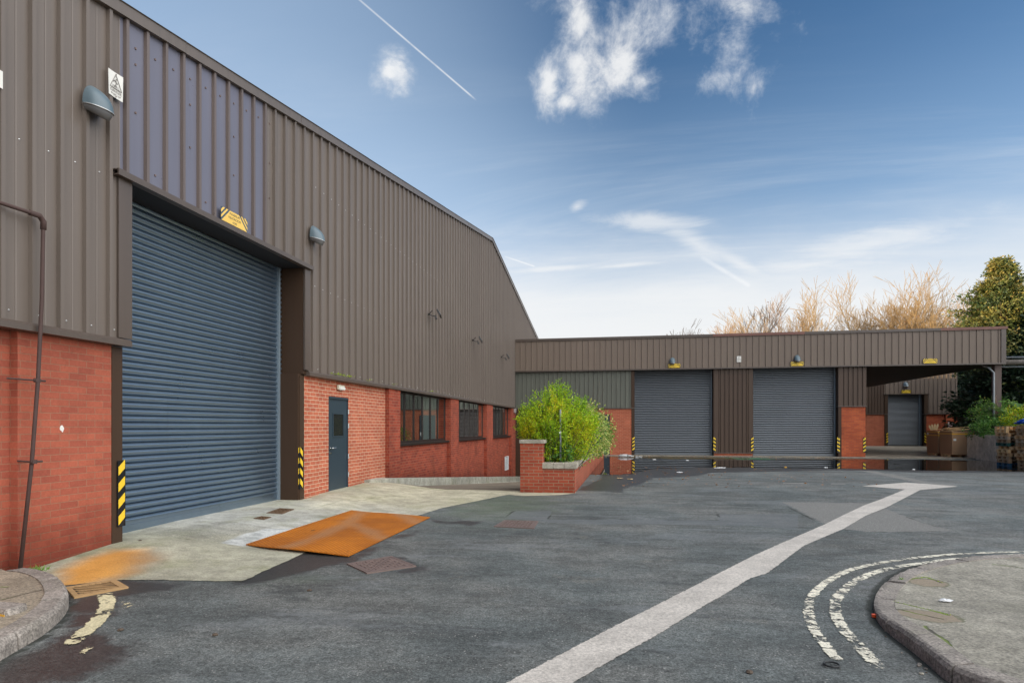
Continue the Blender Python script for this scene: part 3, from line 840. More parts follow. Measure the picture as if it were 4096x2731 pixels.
def pave_mat(name, col, holes, cracks_, tint=(.16, .17, .05)):
    n = material(name); o = n.obj()
    f = (n.noise(o, 1.0, 6, .62).ss(.33, .67) * .34 + .83) * (n.noise(o, 5, 7, .76).ss(.36, .66) * .38 + .80)
    sp = n.noise(o, 46, 3, .75).ss(.28, .72) * .85 + .57
    c = n.mul(n.mul(col, n.grey(f)), n.grey(sp))
    c = n.mix(n.voro(o, 26).ss(.18, .08) * .4, c, (.5, .47, .42))
    c = n.mix(n.noise(o, 2.2, 6, .7).ss(.52, .75) * .35, c, (.2, .19, .13))
    hd = None
    x, y, z = n.xyz(o)
    for (hx, hy, r) in holes:
        e = ((x - hx).pow(2.0) + (y - hy).pow(2.0)).sqrt() * -1.0 + r; hd = e if hd is None else hd.max(e)
    if holes:
        hh = (hd + (n.noise(o, 9, 4) - .5) * .16)
        c = n.mix(hh.ss(-.005, .02), c, n.mul((.29, .235, .17), n.grey(n.noise(o, 45, 4, .8) * 1.2 + .3)))
        c = n.mix(hh.abs().ss(.02, .004) * .6 , c, (.07, .08, .025))
    cr = None
    for (a, b) in cracks_:
        e = Vector((b[0] - a[0], b[1] - a[1])); L = e.length; e /= L
        al = (x - a[0]) * e.x + (y - a[1]) * e.y; ac = ((x - a[0]) * -e.y + (y - a[1]) * e.x + (n.noise(o, 5, 4) - .5) * .1).abs()
        f2 = ac.ss(.02, .006) * (al * (1 / L)).ss(-.01, .03) * (al * (1 / L)).ss(1.01, .97); cr = f2 if cr is None else cr.max(f2)
    if cracks_: c = n.mix(cr * .85, c, n.mix(n.noise(o, 3, 3).ss(.4, .55), (.045, .04, .03), (.12, .17, .02)))
    alpha(n, n.attr('sd').ss(-.012, .002))
    M[name] = pset(n, c, .88, n.bump(n.noise(o, 70, 4, .75) + (cr * -2.0 if cracks_ else 0.0), .55, .006), None, .3)
c28 = lambda *pts: [gnd(2900 + x / 1.78, 1850 + y / 1.78 + 22) for x, y in pts]
h1 = c28((1440, 822), (1440, 1115)); cc = c28((1290, 800), (1430, 782), (1550, 825), (1200, 975), (1460, 1055), (1600, 1110), (1200, 1050), (1560, 1150), (1750, 770), (1900, 690), (2129, 720), (1400, 1210), (1640, 1400), (1480, 1080))
pave_mat('pave_right', (.27, .248, .20), [(*h1[0], .17), (*h1[1], .21)], [(cc[0], cc[1]), (cc[1], cc[2]), (cc[3], cc[4]), (cc[4], cc[5]), (cc[6], cc[7]), (cc[9], cc[10]), (cc[11], cc[12])])
pl = [gnd(x / 4.115, 2350 + y / 4.115 + 16) for x, y in [(740, 130), (870, 110), (690, 180), (0, 360), (0, 130), (140, 130)]]
pave_mat('pave_left', (.27, .225, .165), [], [(pl[0], pl[1]), (pl[2], pl[3]), (pl[4], pl[5])])
kerb(kerb_right, .11, .16, -1, .92, 'kerb', 'worn rounded kerb stones round the cracked island', 'pavement', 'pave_right', 'cracked pale concrete island inside the curved kerb', [(6, 1), (20, 1), (20, 9.5)], True)
kerb(kerb_left, .12, .17, 1, .9, 'kerb', 'curved concrete kerb at the foot of the brick pier', 'pavement', 'pave_left', 'brownish concrete corner pavement under the rusty pipe', [(-6.3, -2), (-6.3, 5.15)])

# painted markings
arrow_px = [(2031, 2729), (2274.8, 2602), (2473.8, 2497), (2639.6, 2414), (2855, 2303.5), (3012, 2223.6), (3124.7, 2173), (3293, 2100), (3377.5, 2058), (3462, 2018.5), (3518, 1999), (3619, 1957.5), (3447.8, 1943.8), (3624.7, 1929.8), (3703, 1935), (3832.6, 1945.5), (3681, 1960),
            (3546, 2030), (3462, 2063.5), (3377.5, 2114), (3214.6, 2184), (3068.5, 2294), (3000, 2314.5), (2900, 2378), (2805.5, 2430.6), (2639.6, 2535.6), (2457, 2635), (2299.7, 2729)]
ar = [gnd(*p) for p in arrow_px]
e0 = np.array(ar[0]) - np.array(ar[1]); e1 = np.array(ar[-1]) - np.array(ar[-2])
ar = [tuple(np.array(ar[0]) + e0 * 2.4)] + ar + [tuple(np.array(ar[-1]) + e1 * 2.4)]
tag(decal('painted_arrow', ar, 'arrow', .007, .04, .035), 'long faded white arrow painted across the asphalt', 'road marking')
outer = crop(2900, 1850, 1.78, [(2500, 630), (2129, 637), (1900, 640), (1600, 655), (1300, 685), (1100, 715), (900, 760), (800, 805), (700, 865), (630, 935), (595, 1000), (590, 1075), (620, 1165), (680, 1260), (760, 1360), (812, 1415)])
inner = crop(2900, 1850, 1.78, [(2500, 650), (2129, 656), (1750, 680), (1550, 697), (1350, 724), (1200, 748), (1050, 787), (930, 842), (850, 905), (795, 965), (778, 1030), (800, 1120), (860, 1215), (940, 1295), (1010, 1370), (1060, 1420), (1115, 1485)])
tag(stroke('painted_line', resample(outer, .08), .078, 'line', .007), 'outer worn cream line curving round the island kerb', 'road marking', 'double lines round the island')
tag(stroke('painted_line', resample(inner, .08), .088, 'line', .007), 'inner worn cream line curving beside the island kerb', 'road marking', 'double lines round the island')
c19 = lambda pts: crop(0, 1900, 1.8867, pts)
tag(stroke('painted_line', resample(c19([(790, 905), (815, 960), (790, 1040), (710, 1130), (650, 1180), (540, 1270)]), .03), .115, 'line_yellow', .007, .015), 'short yellowed line curving from the gully grating', 'road marking')
tag(decal('paint_patch', c19([(920, 960), (1000, 970), (1000, 990), (930, 1010)]), 'paint_bit', .007, .03, .015), 'flaked white paint patch beside the gully grating', 'road marking')
tag(decal('paint_patch', c19([(585, 1330), (690, 1290), (690, 1310), (640, 1350)]), 'paint_bit', .007, .03, .015), 'small yellow paint flake on wet asphalt past the yellowed line', 'road marking')
for a, b, lab in [((3136, 1932.5), (3210, 1933.5), 'longer thin pale dash on the asphalt before the puddle'), ((3328, 1935), (3378, 1936), 'shorter thin pale dash close to the arrow head')]:
    tag(stroke('painted_line', [gnd(*a), gnd(*b)], .07, 'arrow', .007, .03), lab, 'road marking')

# ------------------------------------------------------------------ profiled sheeting and roller shutters
def ribs(mb, s0, s1, pitch, phase, w, f, d, zb, zt, pt, breaks=(), notch=.003, rib_only=None, pan_only=False):
    pts = [(s0, 0.0)]
    k = math.floor((s0 - phase) / pitch)
    while phase + k * pitch < s1 + pitch:
        c = phase + k * pitch; m = c + pitch / 2
        seq = [(c - w / 2 - f, 0), (c - w / 2, d), (c + w / 2, d), (c + w / 2 + f, 0)]
        if notch: seq += [(m - .012, 0), (m, -notch), (m + .012, 0)]
        pts += [p for p in seq if s0 < p[0] < s1]; k += 1
    pts.append((s1, 0.0))
    for b in breaks:
        if s0 < b < s1:
            for i in range(len(pts) - 1):
                if pts[i][0] < b < pts[i + 1][0]:
                    q = (b - pts[i][0]) / (pts[i + 1][0] - pts[i][0]); pts.insert(i + 1, (b, pts[i][1] * (1 - q) + pts[i + 1][1] * q)); break
    vs = []
    for s, dd in pts: vs += [pt(s, dd, zb(s)), pt(s, dd, zt(s))]
    mb.add(vs, [(2 * i, 2 * i + 2, 2 * i + 3, 2 * i + 1) for i in range(len(pts) - 1)])
    return mb

def roller(mb, s0, s1, z0, z1, pt, pitch=.09, d=.031):
    prof = [(0, -.5), (.06, -.1), (.15, .3), (.28, .66), (.42, .9), (.55, 1), (.66, .95), (.78, .72), (.88, .38), (.95, .0), (.975, -.5)]
    k = 0
    while True:
        base = z1 - (k + 1) * pitch
        if base < z0 - pitch: break
        rows = [(max(base + t * pitch, z0), q * d) for t, q in prof if base + t * pitch > z0 - .03]
        n = len(rows)
        if n > 1: mb.add([pt(s0, q, zz) for zz, q in rows] + [pt(s1, q, zz) for zz, q in rows], [(i, i + 1, n + i + 1, n + i) for i in range(n - 1)])
        k += 1
    return mb

def WPT(X): return lambda s, d, z: (X + d, s, z)
def FPT(Y): return lambda s, d, z: (s, Y - d, z)
const = lambda v: (lambda s: v)

# ------------------------------------------------------------------ the big warehouse on the left
RIDGE = 27.04
def verge(Y): return max(9.92 - .1612 * (RIDGE - Y), 5.15) if Y < RIDGE else max(9.92 - .178 * (Y - RIDGE), 4.9)
vt = lambda Y: verge(Y) - .12
wh = thing('warehouse', 'big brown clad warehouse with gable roof and tall blue-grey shutter', 'warehouse', (WX, 15, 0))
def P(mb, name, mat, root, **k):
    o = mb.build(name, mat, None, **k); o.parent = root; o.matrix_parent_inverse = root.matrix_world.inverted() if False else Matrix.Translation(-root.location); return o
CX = -6.055
def PB(boxes, name, mat, root):
    return [P(MB().box(*b), name, mat, root) for b in boxes]
P(ribs(MB(), -25, 6.50, .3215, 5.36, .045, .007, .046, const(2.56), vt, WPT(CX), (-2,)), 'cladding', 'clad_brown', wh)
P(ribs(MB(), 9.57, 10.83, .327, 9.80, .045, .007, .046, const(4.56), vt, WPT(CX)), 'cladding', 'clad_brown', wh)
P(ribs(MB(), 10.83, 55, .327, 11.11, .045, .007, .046, lambda s: 4.56 if s < 10.99 else 2.56, vt, WPT(CX), (10.985, 10.995, RIDGE, 54.0)), 'cladding', 'clad_brown', wh)
mb = MB(); mb.quad((CX, 6.50, 4.56), (CX, 9.57, 4.56), (CX, 9.57, vt(9.57)), (CX, 6.50, vt(6.50)))
pn = P(mb, 'cladding_panel', 'clad_pan_skytint', wh); pn['label'] = 'smoother cladding panel above the shutter, reflected sky tinted into its lilac-grey'
mb = MB()
for k in range(10):
    c = 6.575 + k * .326
    mb.prism([(c - .03, .0005), (c - .022, .044), (c + .022, .044), (c + .03, .0005)], lambda s, d: (CX + d, s, 4.565), lambda s, d: (CX + d, s, vt(s) - .002))
P(mb, 'cladding_rib', 'clad_rib', wh)['kind'] = 'thing'
# verge flashing, in lengths with visible laps
mb = MB(); e = [-25, -2, 1.5, 4.6, 7.55, 10.6, 13.6, 16.7, 19.7, 22.8, 25.1, RIDGE, 30, 33, 36, 39, 42, 45, 48, 51, 55]
for i, (a, b) in enumerate(zip(e[:-1], e[1:])):
    b2 = b - .006; dx = .003 * (i % 2)
    poly = lambda Y: [(-5.985 + dx, verge(Y) - .15), (-5.985 + dx, verge(Y) - .01), (-5.965 + dx, verge(Y)), (-6.8, verge(Y) + .02), (-6.8, verge(Y) - .15)]
    A, B = [(x, a, z) for x, z in poly(a)], [(x, b2, z) for x, z in poly(b)]
    mb.add(A + B, [(0, 1, 2, 3, 4), (9, 8, 7, 6, 5)] + [(i2, (i2 + 1) % 5, 5 + (i2 + 1) % 5, 5 + i2) for i2 in range(5)])
P(mb, 'verge_flashing', 'flash_top', wh)
mb = MB()
for a, b, zz in [(-25, 6.60, 0), (10.90, 14.6, 0), (14.604, 20.4, .003), (20.404, 26.6, 0), (26.604, 32.93, .002)]:
    mb.prism([(-6.02, 2.475 + zz), (-5.975, 2.475 + zz), (-5.975, 2.535 + zz), (-6.0, 2.56 + zz), (-6.12, 2.575 + zz), (-6.12, 2.475 + zz)], lambda x, z: (x, a, z), lambda x, z: (x, b, z))
P(mb, 'base_flashing', 'flash_brown', wh)
# screws along the sheets
mb = MB()
def screw(Y, Z, r=.011):
    x = CX + .001; mb.add([(x, Y + r * math.cos(k * PI / 3), Z + r * math.sin(k * PI / 3)) for k in range(6)] + [(x + .012, Y, Z)], [(k, (k + 1) % 6, 6) for k in range(6)])
for k in range(-3, 4): screw(5.36 + .3215 * k + .09, 2.66); screw(5.36 + .3215 * k + .2, 4.42 + .02 * k)
for k in range(60):
    Y = 11.11 + .327 * k
    if Y > 31: break
    screw(Y + .08, 2.64); screw(Y + .24, 2.635) if k % 2 == 0 else None
    screw(Y + .12, 4.25); screw(Y + .16, 6.2) if vt(Y) > 6.5 else None
P(mb, 'fixing_screw', 'silver', wh)['kind'] = 'stuff'
mb = MB()
for k in range(10):
    c = 6.575 + k * .326
    for zz in (4.75, 5.4, 6.0, vt(c) - .3):
        if (k + int(zz * 10)) % 3 == 0 or zz == vt(c) - .3: mb.box(CX + .001, c + .15, zz, CX + .012, c + .172, zz + .022)
P(mb, 'panel_bolt', 'cast_iron', wh)['kind'] = 'stuff'
# brickwork
ZB = -1.9
PB([(-6.6, -25, -.3, -6.20, 5.26, 2.5), (-6.6, 5.26, -.3, -6.10, 6.42, 2.5)], 'brick_wall', 'brick_left', wh)
PB([(-6.6, 10.91, -.3, -6.10, 11.48, 2.5), (-6.6, 11.48, -.3, -6.132, 11.953, 2.5), (-6.6, 12.854, -.3, -6.132, 15.0, 2.5), (-6.6, 11.953, 2.14, -6.132, 12.854, 2.5)], 'brick_wall', 'brick_door', wh)
PB([(-6.6, a, ZB, -6.03, b, 2.5) for a, b in ((15.0, 15.8), (20.58, 21.6), (26.13, 27.3), (31.8, 32.93))], 'brick_pier', 'brick_dark', wh)
PB([(-6.6, a, ZB, -6.165, b, 1.0) for a, b in ((15.8, 20.58), (21.6, 26.13), (27.3, 31.8))], 'brick_wall', 'brick_dark', wh)
# windows
for wi, (a, b) in enumerate(((15.8, 20.58), (21.6, 26.13), (27.3, 31.8))):
    fr = MB(); X0, X1 = -6.27, -6.222
    fr.box(X0, a, 1.04, X1, a + .07, 2.5); fr.box(X0, b - .07, 1.04, X1, b, 2.5); fr.box(X0, a + .07, 1.04, X1, b - .07, 1.11); fr.box(X0, a + .07, 2.43, X1, b - .07, 2.5)
    st = (b - a - .14) / 6
    for k in range(1, 6): fr.box(X0, a + .07 + st * k - .024, 1.11, X1 + .006, a + .07 + st * k + .024, 2.43)
    w_ = P(fr, 'window', 'frame_dark', wh)
    gl = MB(); gl.quad((-6.24, a + .05, 1.09), (-6.24, b - .05, 1.09), (-6.24, b - .05, 2.45), (-6.24, a + .05, 2.45)); gl.build('pane', 'glass', w_)
    si = MB(); si.box(-6.3, a - .0, .975, -6.08, b + (.08 if wi == 0 else .02), 1.04); si.build('sill', 'frame_dark', w_)
    bl = MB()
    bl.box(-6.52, a + .1 + st * 4, 1.05, -6.50, a + st * 5.95, 2.45); bl.build('blind', 'blind', w_)
    if wi: MB().box(-6.62, a + .3, 1.05, -6.60, a + st * 2.2, 2.45).build('blind', 'blind', w_)
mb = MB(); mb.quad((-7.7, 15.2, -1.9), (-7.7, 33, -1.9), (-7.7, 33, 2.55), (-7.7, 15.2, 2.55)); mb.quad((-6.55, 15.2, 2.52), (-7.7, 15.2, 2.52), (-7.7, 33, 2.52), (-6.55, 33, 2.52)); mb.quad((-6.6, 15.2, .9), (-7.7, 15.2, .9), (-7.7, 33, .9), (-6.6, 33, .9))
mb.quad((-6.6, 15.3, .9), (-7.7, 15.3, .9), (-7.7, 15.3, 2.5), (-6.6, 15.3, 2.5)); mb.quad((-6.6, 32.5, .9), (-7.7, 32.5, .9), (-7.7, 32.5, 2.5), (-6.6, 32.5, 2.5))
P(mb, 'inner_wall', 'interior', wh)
# steel personnel door
mb = MB(); mb.box(-6.22, 11.953, .10, -6.15, 12.854, 2.137)
dr = P(mb, 'door', 'door_blue', wh)
mb = MB(); mb.box(-6.15, 11.953, 2.09, -6.118, 12.854, 2.135); mb.box(-6.15, 11.953, .1, -6.125, 11.968, 2.09); mb.box(-6.15, 12.84, .1, -6.125, 12.854, 2.09); mb.build('frame', 'door_blue', dr)
mb = MB()
for a in ((12.16, 1.285, 12.67, 1.31), (12.16, 1.77, 12.67, 1.795), (12.16, 1.31, 12.185, 1.77), (12.645, 1.31, 12.67, 1.77)): mb.box(-6.15, a[0], a[1], -6.135, a[2], a[3])
mb.build('window_frame', 'door_blue', dr)
mb = MB(); mb.box(-6.15, 12.185, 1.31, -6.146, 12.645, 1.77); mb.build('pane', 'black', dr).data.materials[0].node_tree.nodes['Principled BSDF'].inputs['Roughness'].default_value = .2
mb = MB(); mb.box(-6.15, 12.03, 1.03, -6.135, 12.08, 1.08); mb.tube([(-6.14, 12.055, 1.055), (-6.10, 12.055, 1.055), (-6.09, 12.08, 1.057), (-6.09, 12.2, 1.06)], .011, 8); mb.tube([(-6.15, 12.055, .95), (-6.13, 12.055, .95)], .022, 8); mb.build('handle', 'chrome', dr)
for zz in (.45, .85, 1.52, 1.83):
    mb = MB(); mb.tube([(-6.115, 12.846, zz - .05), (-6.115, 12.846, zz + .05)], .012, 8); mb.build('hinge', 'silver', dr)
# shutter and its surround
RX = -6.53
mb = roller(MB(), 6.42, 10.80, .26, 4.62, WPT(RX)); sh = P(mb, 'roller_shutter', 'slat_blue', wh, smooth=True); sh['label'] = 'blue-grey steel roller shutter, tallest on the warehouse'
mb = MB(); mb.box(RX - .03, 6.42, .05, RX + .022, 10.70, .20); mb.box(RX - .03, 6.42, .20, RX + .008, 10.70, .265); mb.build('bottom_bar', 'slat_blue', sh).parent = sh
for c in sh.children: c.matrix_parent_inverse = Matrix.Identity(4)
mb = MB(); mb.box(RX - .02, 10.655, .09, RX + .06, 10.70, 4.5); mb.build('guide_rail', 'steel_grey', sh)
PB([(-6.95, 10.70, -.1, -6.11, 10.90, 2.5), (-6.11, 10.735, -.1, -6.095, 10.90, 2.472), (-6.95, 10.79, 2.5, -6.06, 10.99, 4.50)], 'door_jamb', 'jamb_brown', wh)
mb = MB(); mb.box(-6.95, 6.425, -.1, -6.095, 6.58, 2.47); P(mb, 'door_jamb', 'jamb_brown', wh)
PB([(-6.95, 6.45, 2.575, -6.025, 6.655, 4.50), (-6.05, 10.795, 2.578, -6.012, 10.985, 4.498)], 'jamb_flashing', 'flash_brown', wh)
mb = MB(); mb.box(-6.06, 6.38, 4.50, -5.955, 11.02, 4.515); mb.box(-5.975, 6.38, 4.515, -5.955, 11.02, 4.575); mb.box(-6.06, 6.38, 4.56, -5.975, 11.02, 4.574); P(mb, 'lintel_flashing', 'flash_brown', wh)
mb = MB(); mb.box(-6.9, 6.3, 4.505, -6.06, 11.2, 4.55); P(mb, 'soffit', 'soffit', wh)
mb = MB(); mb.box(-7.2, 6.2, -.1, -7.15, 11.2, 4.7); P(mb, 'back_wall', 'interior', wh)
# roof body; the low unseen wing past the camera is added to block sun
mb = MB(); mb.prism([(-25, 2.6), (-25, 5.0), (-1.5, 5.05), (RIDGE, verge(RIDGE) - .1), (54.9, 4.85), (54.9, 2.6)], lambda y, z: (-6.75, y, z), lambda y, z: (-46, y, z))
P(mb, 'roof', 'roof_grey', wh)
PB([(-46, -25, -.3, -45.8, 54.9, 2.6), (-45.8, -25, -.3, -6.6, -24.8, 2.6), (-45.8, 54.7, -.3, -6.6, 54.9, 2.6), (-6.6, 33.0, ZB, -6.2, 54.7, 2.6)], 'outer_wall', 'brick_left', wh)

# ------------------------------------------------------------------ loading-bay building across the end of the yard
lb = thing('loading_bay_building', 'long low brown clad building with two grey shutters and open canopy', 'building', (4, YB, 0))
FY = YB - .14
P(ribs(MB(), -6.03, 17.10, .303, .645, .028, .012, .03, const(4.50), const(6.08), FPT(FY), notch=0), 'fascia_cladding', 'clad_front', lb)
PB([(-6.03, FY - .05, 4.43, 17.3, FY + .02, 4.485), (-6.03, FY - .035, 4.485, 17.1, FY + .01, 4.497)], 'bottom_flashing', 'flash_brown', lb)
PB([(a, FY - .055, 6.06, b, FY + .4, 6.19) for a, b in ((-6.03, 4.15), (8.5, 14.55))], 'top_flashing', 'flash_brown', lb)
for o in PB([(a, FY - .06, 6.063, b, FY + .4, 6.195) for a, b in ((4.153, 8.497), (14.553, 17.36))], 'top_flashing', 'rust_red', lb): o['label'] = 'reddish faded length of roof edge flashing'
mb = MB(); mb.box(17.10, FY - .04, 4.487, 17.30, FY + .1, 6.06); mb.box(17.22, FY + .1, 4.43, 17.32, 49.6, 6.06); P(mb, 'corner_flashing', 'flash_brown', lb)
P(ribs(MB(), -6.03, .10, .237, -5.86, .03, .016, .03, const(2.5), const(4.44), FPT(YB), notch=0), 'side_cladding', 'clad_green', lb)['label'] = 'mossy grey-green cladding above the brick'
mb = MB(); mb.box(-6.03, YB - .05, 2.44, .27, YB + .05, 2.498); P(mb, 'base_flashing', 'flash_brown', lb)
PB([(-1.0, YB, -.2, .115, YB + .3, 2.44), (-2.3, YB, -.2, -1.95, YB + .3, 2.44), (-1.95, YB, 2.15, -1.0, YB + .3, 2.44)], 'brick_wall', 'brick_front', lb)
PB([(10.235, YB, -.05, 11.32, YB + .4, 2.475), (11.02, YB + .4, -.05, 11.32, 49.5, 2.475)], 'brick_wall', 'brick_orange', lb)
mb = MB(); mb.box(4.24, YB + .012, -.05, 6.1, YB + .3, .16); P(mb, 'brick_base', 'brick_front', lb)
mb = MB(); mb.box(-1.95, YB + .04, .03, -1.0, YB + .1, 2.15); d2 = P(mb, 'door', 'door_blue', lb)
mb = MB(); mb.box(-1.12, YB + .01, 1.0, -1.07, YB + .04, 1.2); mb.build('handle', 'silver', d2)
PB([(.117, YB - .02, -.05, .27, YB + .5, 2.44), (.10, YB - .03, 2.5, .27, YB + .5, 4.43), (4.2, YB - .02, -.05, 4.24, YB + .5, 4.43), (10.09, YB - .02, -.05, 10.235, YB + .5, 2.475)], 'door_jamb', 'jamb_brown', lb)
PB([(4.242, YB - .035, .2, 4.45, YB + .1, 4.43), (5.9, YB - .035, .2, 6.10, YB + .5, 4.43), (10.09, YB - .03, 2.52, 10.30, YB + .5, 4.43), (11.20, YB - .03, 2.52, 11.35, YB + .5, 4.43)], 'panel_flashing', 'clad_dark', lb)
PB([(6.10, YB + .02, -.05, 6.13, YB + .5, 4.43)], 'door_jamb', 'jamb_brown', lb)
o = P(ribs(MB(), 4.45, 5.9, .2115, 4.62, .115, .012, .035, const(.2), const(4.43), FPT(YB), notch=0), 'panel_cladding', 'clad_dark', lb); o['label'] = 'dark brown ribbed panel between the two shutters'
P(ribs(MB(), 10.30, 11.20, .2115, 10.40, .10, .012, .035, const(2.52), const(4.43), FPT(YB), notch=0), 'panel_cladding', 'clad_dark', lb)
PB([(4.24, YB - .06, .16, 6.1, YB + .02, .2), (10.07, YB - .06, 2.478, 11.37, YB + .3, 2.52)], 'panel_sill', 'flash_brown', lb)
for s0, s1, lab in ((.27, 4.2, 'grey roller shutter nearer the shrub'), (6.13, 10.09, 'grey roller shutter beside the canopy')):
    yy = YB + .42
    r_ = P(roller(MB(), s0, s1, .16, 4.5, FPT(yy)), 'roller_shutter', 'slat_grey', lb, smooth=True); r_['label'] = lab
    mb = MB(); mb.box(s0, yy - .022, .02, s1, yy + .03, .165); b_ = mb.build('bottom_bar', 'slat_grey', r_)
    mb = MB(); mb.box(s1 - .075, yy - .07, .03, s1 - .02, yy + .02, 4.45); mb.build('guide_rail', 'steel_grey', r_)
mb = MB(); mb.box(-6.03, YB - .02, ZB, -5.62, YB + .3, 2.44); P(mb, 'corner_post', 'jamb_brown', lb)
P(roller(MB(), -5.62, -2.3, ZB, 2.44, FPT(YB + .08), .075), 'roller_shutter', 'slat_brown', lb, smooth=True)['label'] = 'weathered brown shutter at the foot of the ramp'
mb = MB(); mb.box(-6.1, YB + .62, ZB, 11.0, 49.5, 6.05); P(mb, 'rear_body', 'roof_grey', lb)
mb = MB(); mb.box(-6.0, FY + .05, 4.6, 11.2, YB + .62, 6.05); P(mb, 'fascia_body', 'roof_grey', lb)
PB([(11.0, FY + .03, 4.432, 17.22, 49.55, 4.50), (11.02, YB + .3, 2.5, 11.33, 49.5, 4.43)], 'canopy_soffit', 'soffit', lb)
mb = MB(); mb.box(11.0, FY + .4, 6.0, 17.22, 49.55, 6.12); P(mb, 'canopy_roof', 'roof_grey', lb)
mb = MB(); mb.box(16.92, YB, .9, 17.2, YB + .28, 4.43); P(mb, 'canopy_post', 'post_wood', lb)
mb = MB(); mb.tube([(16.86, YB - .03, 1.0), (16.86, YB - .03, 4.05), (16.7, YB + .1, 4.3), (16.55, YB + .3, 4.42)], .045, 10); P(mb, 'downpipe', 'galv', lb)
rs = random.Random(5); sg = []
for k in range(26):
    x = 16.93 + rs.random() * .26; z = 1.0; p = Vector((x, YB - .012, z))
    while p.z < 1.4 + rs.random() * 2.9:
        q = p + Vector((rs.uniform(-.05, .05), 0, rs.uniform(.08, .2))); q.x = min(max(q.x, 16.93), 17.19)
        sg.append((p, q, .006, .005)); p = q
vine = limbs('climber_stem', sg, 'ivy_stem'); tag(vine, 'dry bare climber stems clinging to the canopy post', 'climber')

# ------------------------------------------------------------------ shed seen under the canopy
rsd = thing('shed', 'brown clad shed with small shutter seen beneath the canopy', 'building', (20, YR, 0))
P(ribs(MB(), 19.2, 24.2, .30, 19.3, .03, .013, .032, lambda s: 4.02 if s < 22.2 else 2.5, const(6.6), FPT(YR), (22.195, 22.205), notch=0), 'cladding', 'clad_front', rsd)
P(ribs(MB(), 11.5, 19.2, .2115, 11.6, .10, .012, .035, const(2.5), const(6.6), FPT(YR), notch=0), 'cladding', 'clad_dark', rsd)
PB([(11.5, YR - .06, 2.44, 19.42, YR + .04, 2.5), (21.97, YR - .06, 2.44, 24.25, YR + .04, 2.5), (19.1, YR - .08, 3.96, 22.3, YR + .04, 4.02)], 'flashing', 'flash_brown', rsd)
mb = MB(); mb.box(11.5, YR + .01, -.1, 19.2, YR + .3, 2.44); P(mb, 'brick_wall', 'brick_front', rsd)
PB([(22.1, YR + .06, -.1, 23.36, YR + .3, 2.44), (23.42, YR - .03, -.1, 24.2, YR + .3, 2.44)], 'brick_wall', 'brick_orange', rsd)
PB([(19.2, YR - .02, -.1, 19.44, YR + .5, 2.44), (19.22, YR - .03, 2.5, 19.44, YR + .5, 3.96), (21.95, YR - .03, 2.5, 22.2, YR + .5, 3.96), (21.95, YR - .02, -.1, 22.1, YR + .5, 2.44)], 'door_jamb', 'jamb_brown', rsd)
r_ = P(roller(MB(), 19.44, 21.95, .1, 4.0, FPT(YR + .35)), 'roller_shutter', 'slat_grey', rsd, smooth=True)
mb = MB(); mb.box(21.72, YR + .26, .03, 21.78, YR + .34, 3.96); mb.build('guide_rail', 'steel_grey', r_)
mb = MB(); mb.box(11.5, YR + .52, -.2, 24.2, YR + 9, 6.6); P(mb, 'rear_body', 'roof_grey', rsd)
for root in (wh, lb, rsd):
    for ch in root.children:
        for g2 in ch.children: g2.matrix_parent_inverse = Matrix.Identity(4)

# ------------------------------------------------------------------ brick planter on the ramp's edge
PY = 13.98
pl_ = thing('brick_planter', 'low red brick planter wall with concrete coping and taller pillar', 'planter', (-1.8, PY, 0))
mb = MB(); mb.box(-2.45, PY, -.15, -1.94, PY + .42, 1.12); o = P(mb, 'pillar', 'brick_planter', pl_)
mb = MB(); mb.box(-2.47, PY - .022, 1.122, -1.89, PY + .45, 1.205); c_ = mb.build('pillar_cap', 'conc_coping', o, bevel=.008)
mb = MB(); mb.box(-1.94, PY + .05, -.15, -1.21, PY + .27, .545); mb.box(-1.43, PY + .27, -.15, -1.21, 30.2, .545); P(mb, 'wall', 'brick_planter', pl_)
mb = MB(); mb.box(-2.45, PY + .42, -2, -2.33, 30.2, .5); mb.box(-2.45, 30.2, -2, -1.21, 30.4, .545); P(mb, 'retaining_wall', 'brick_planter', pl_)
mb = MB(); r = random.Random(2)
xx = -1.965
for w in (.27, .25, .29): mb.box(xx, PY + .012, .55 , xx + w - .003, PY + .31, .68 + r.uniform(-.003, .003)); xx += w
yy = PY + .313
while yy < 30: mb.box(-1.47, yy, .55, -1.165 + r.uniform(-.004, .004), yy + .445, .68 + r.uniform(-.004, .004)); yy += .448
P(mb, 'coping_stone', 'conc_coping', pl_, bevel=.012)
mb = MB(); mb.box(-2.33, PY + .42, .1, -1.43, 30.2, .5); mb.box(-1.94, PY + .27, .1, -1.43, PY + .42, .5); P(mb, 'soil', 'soil', pl_)
mb = MB(); mb.tube([(-1.575, 14.42, .45), (-1.575, 14.42, 1.9)], .022, 12)
t = mb.build('metal_post', 'galv', smooth=True); tag(t, 'slim grey metal post standing in the shrub', 'post')
mb = MB(); mb.tube([(-1.575, 14.39, 1.36), (-1.575, 14.38, 1.365)], .03, 10); mb.build('fixing_cap', 'label_white', t)

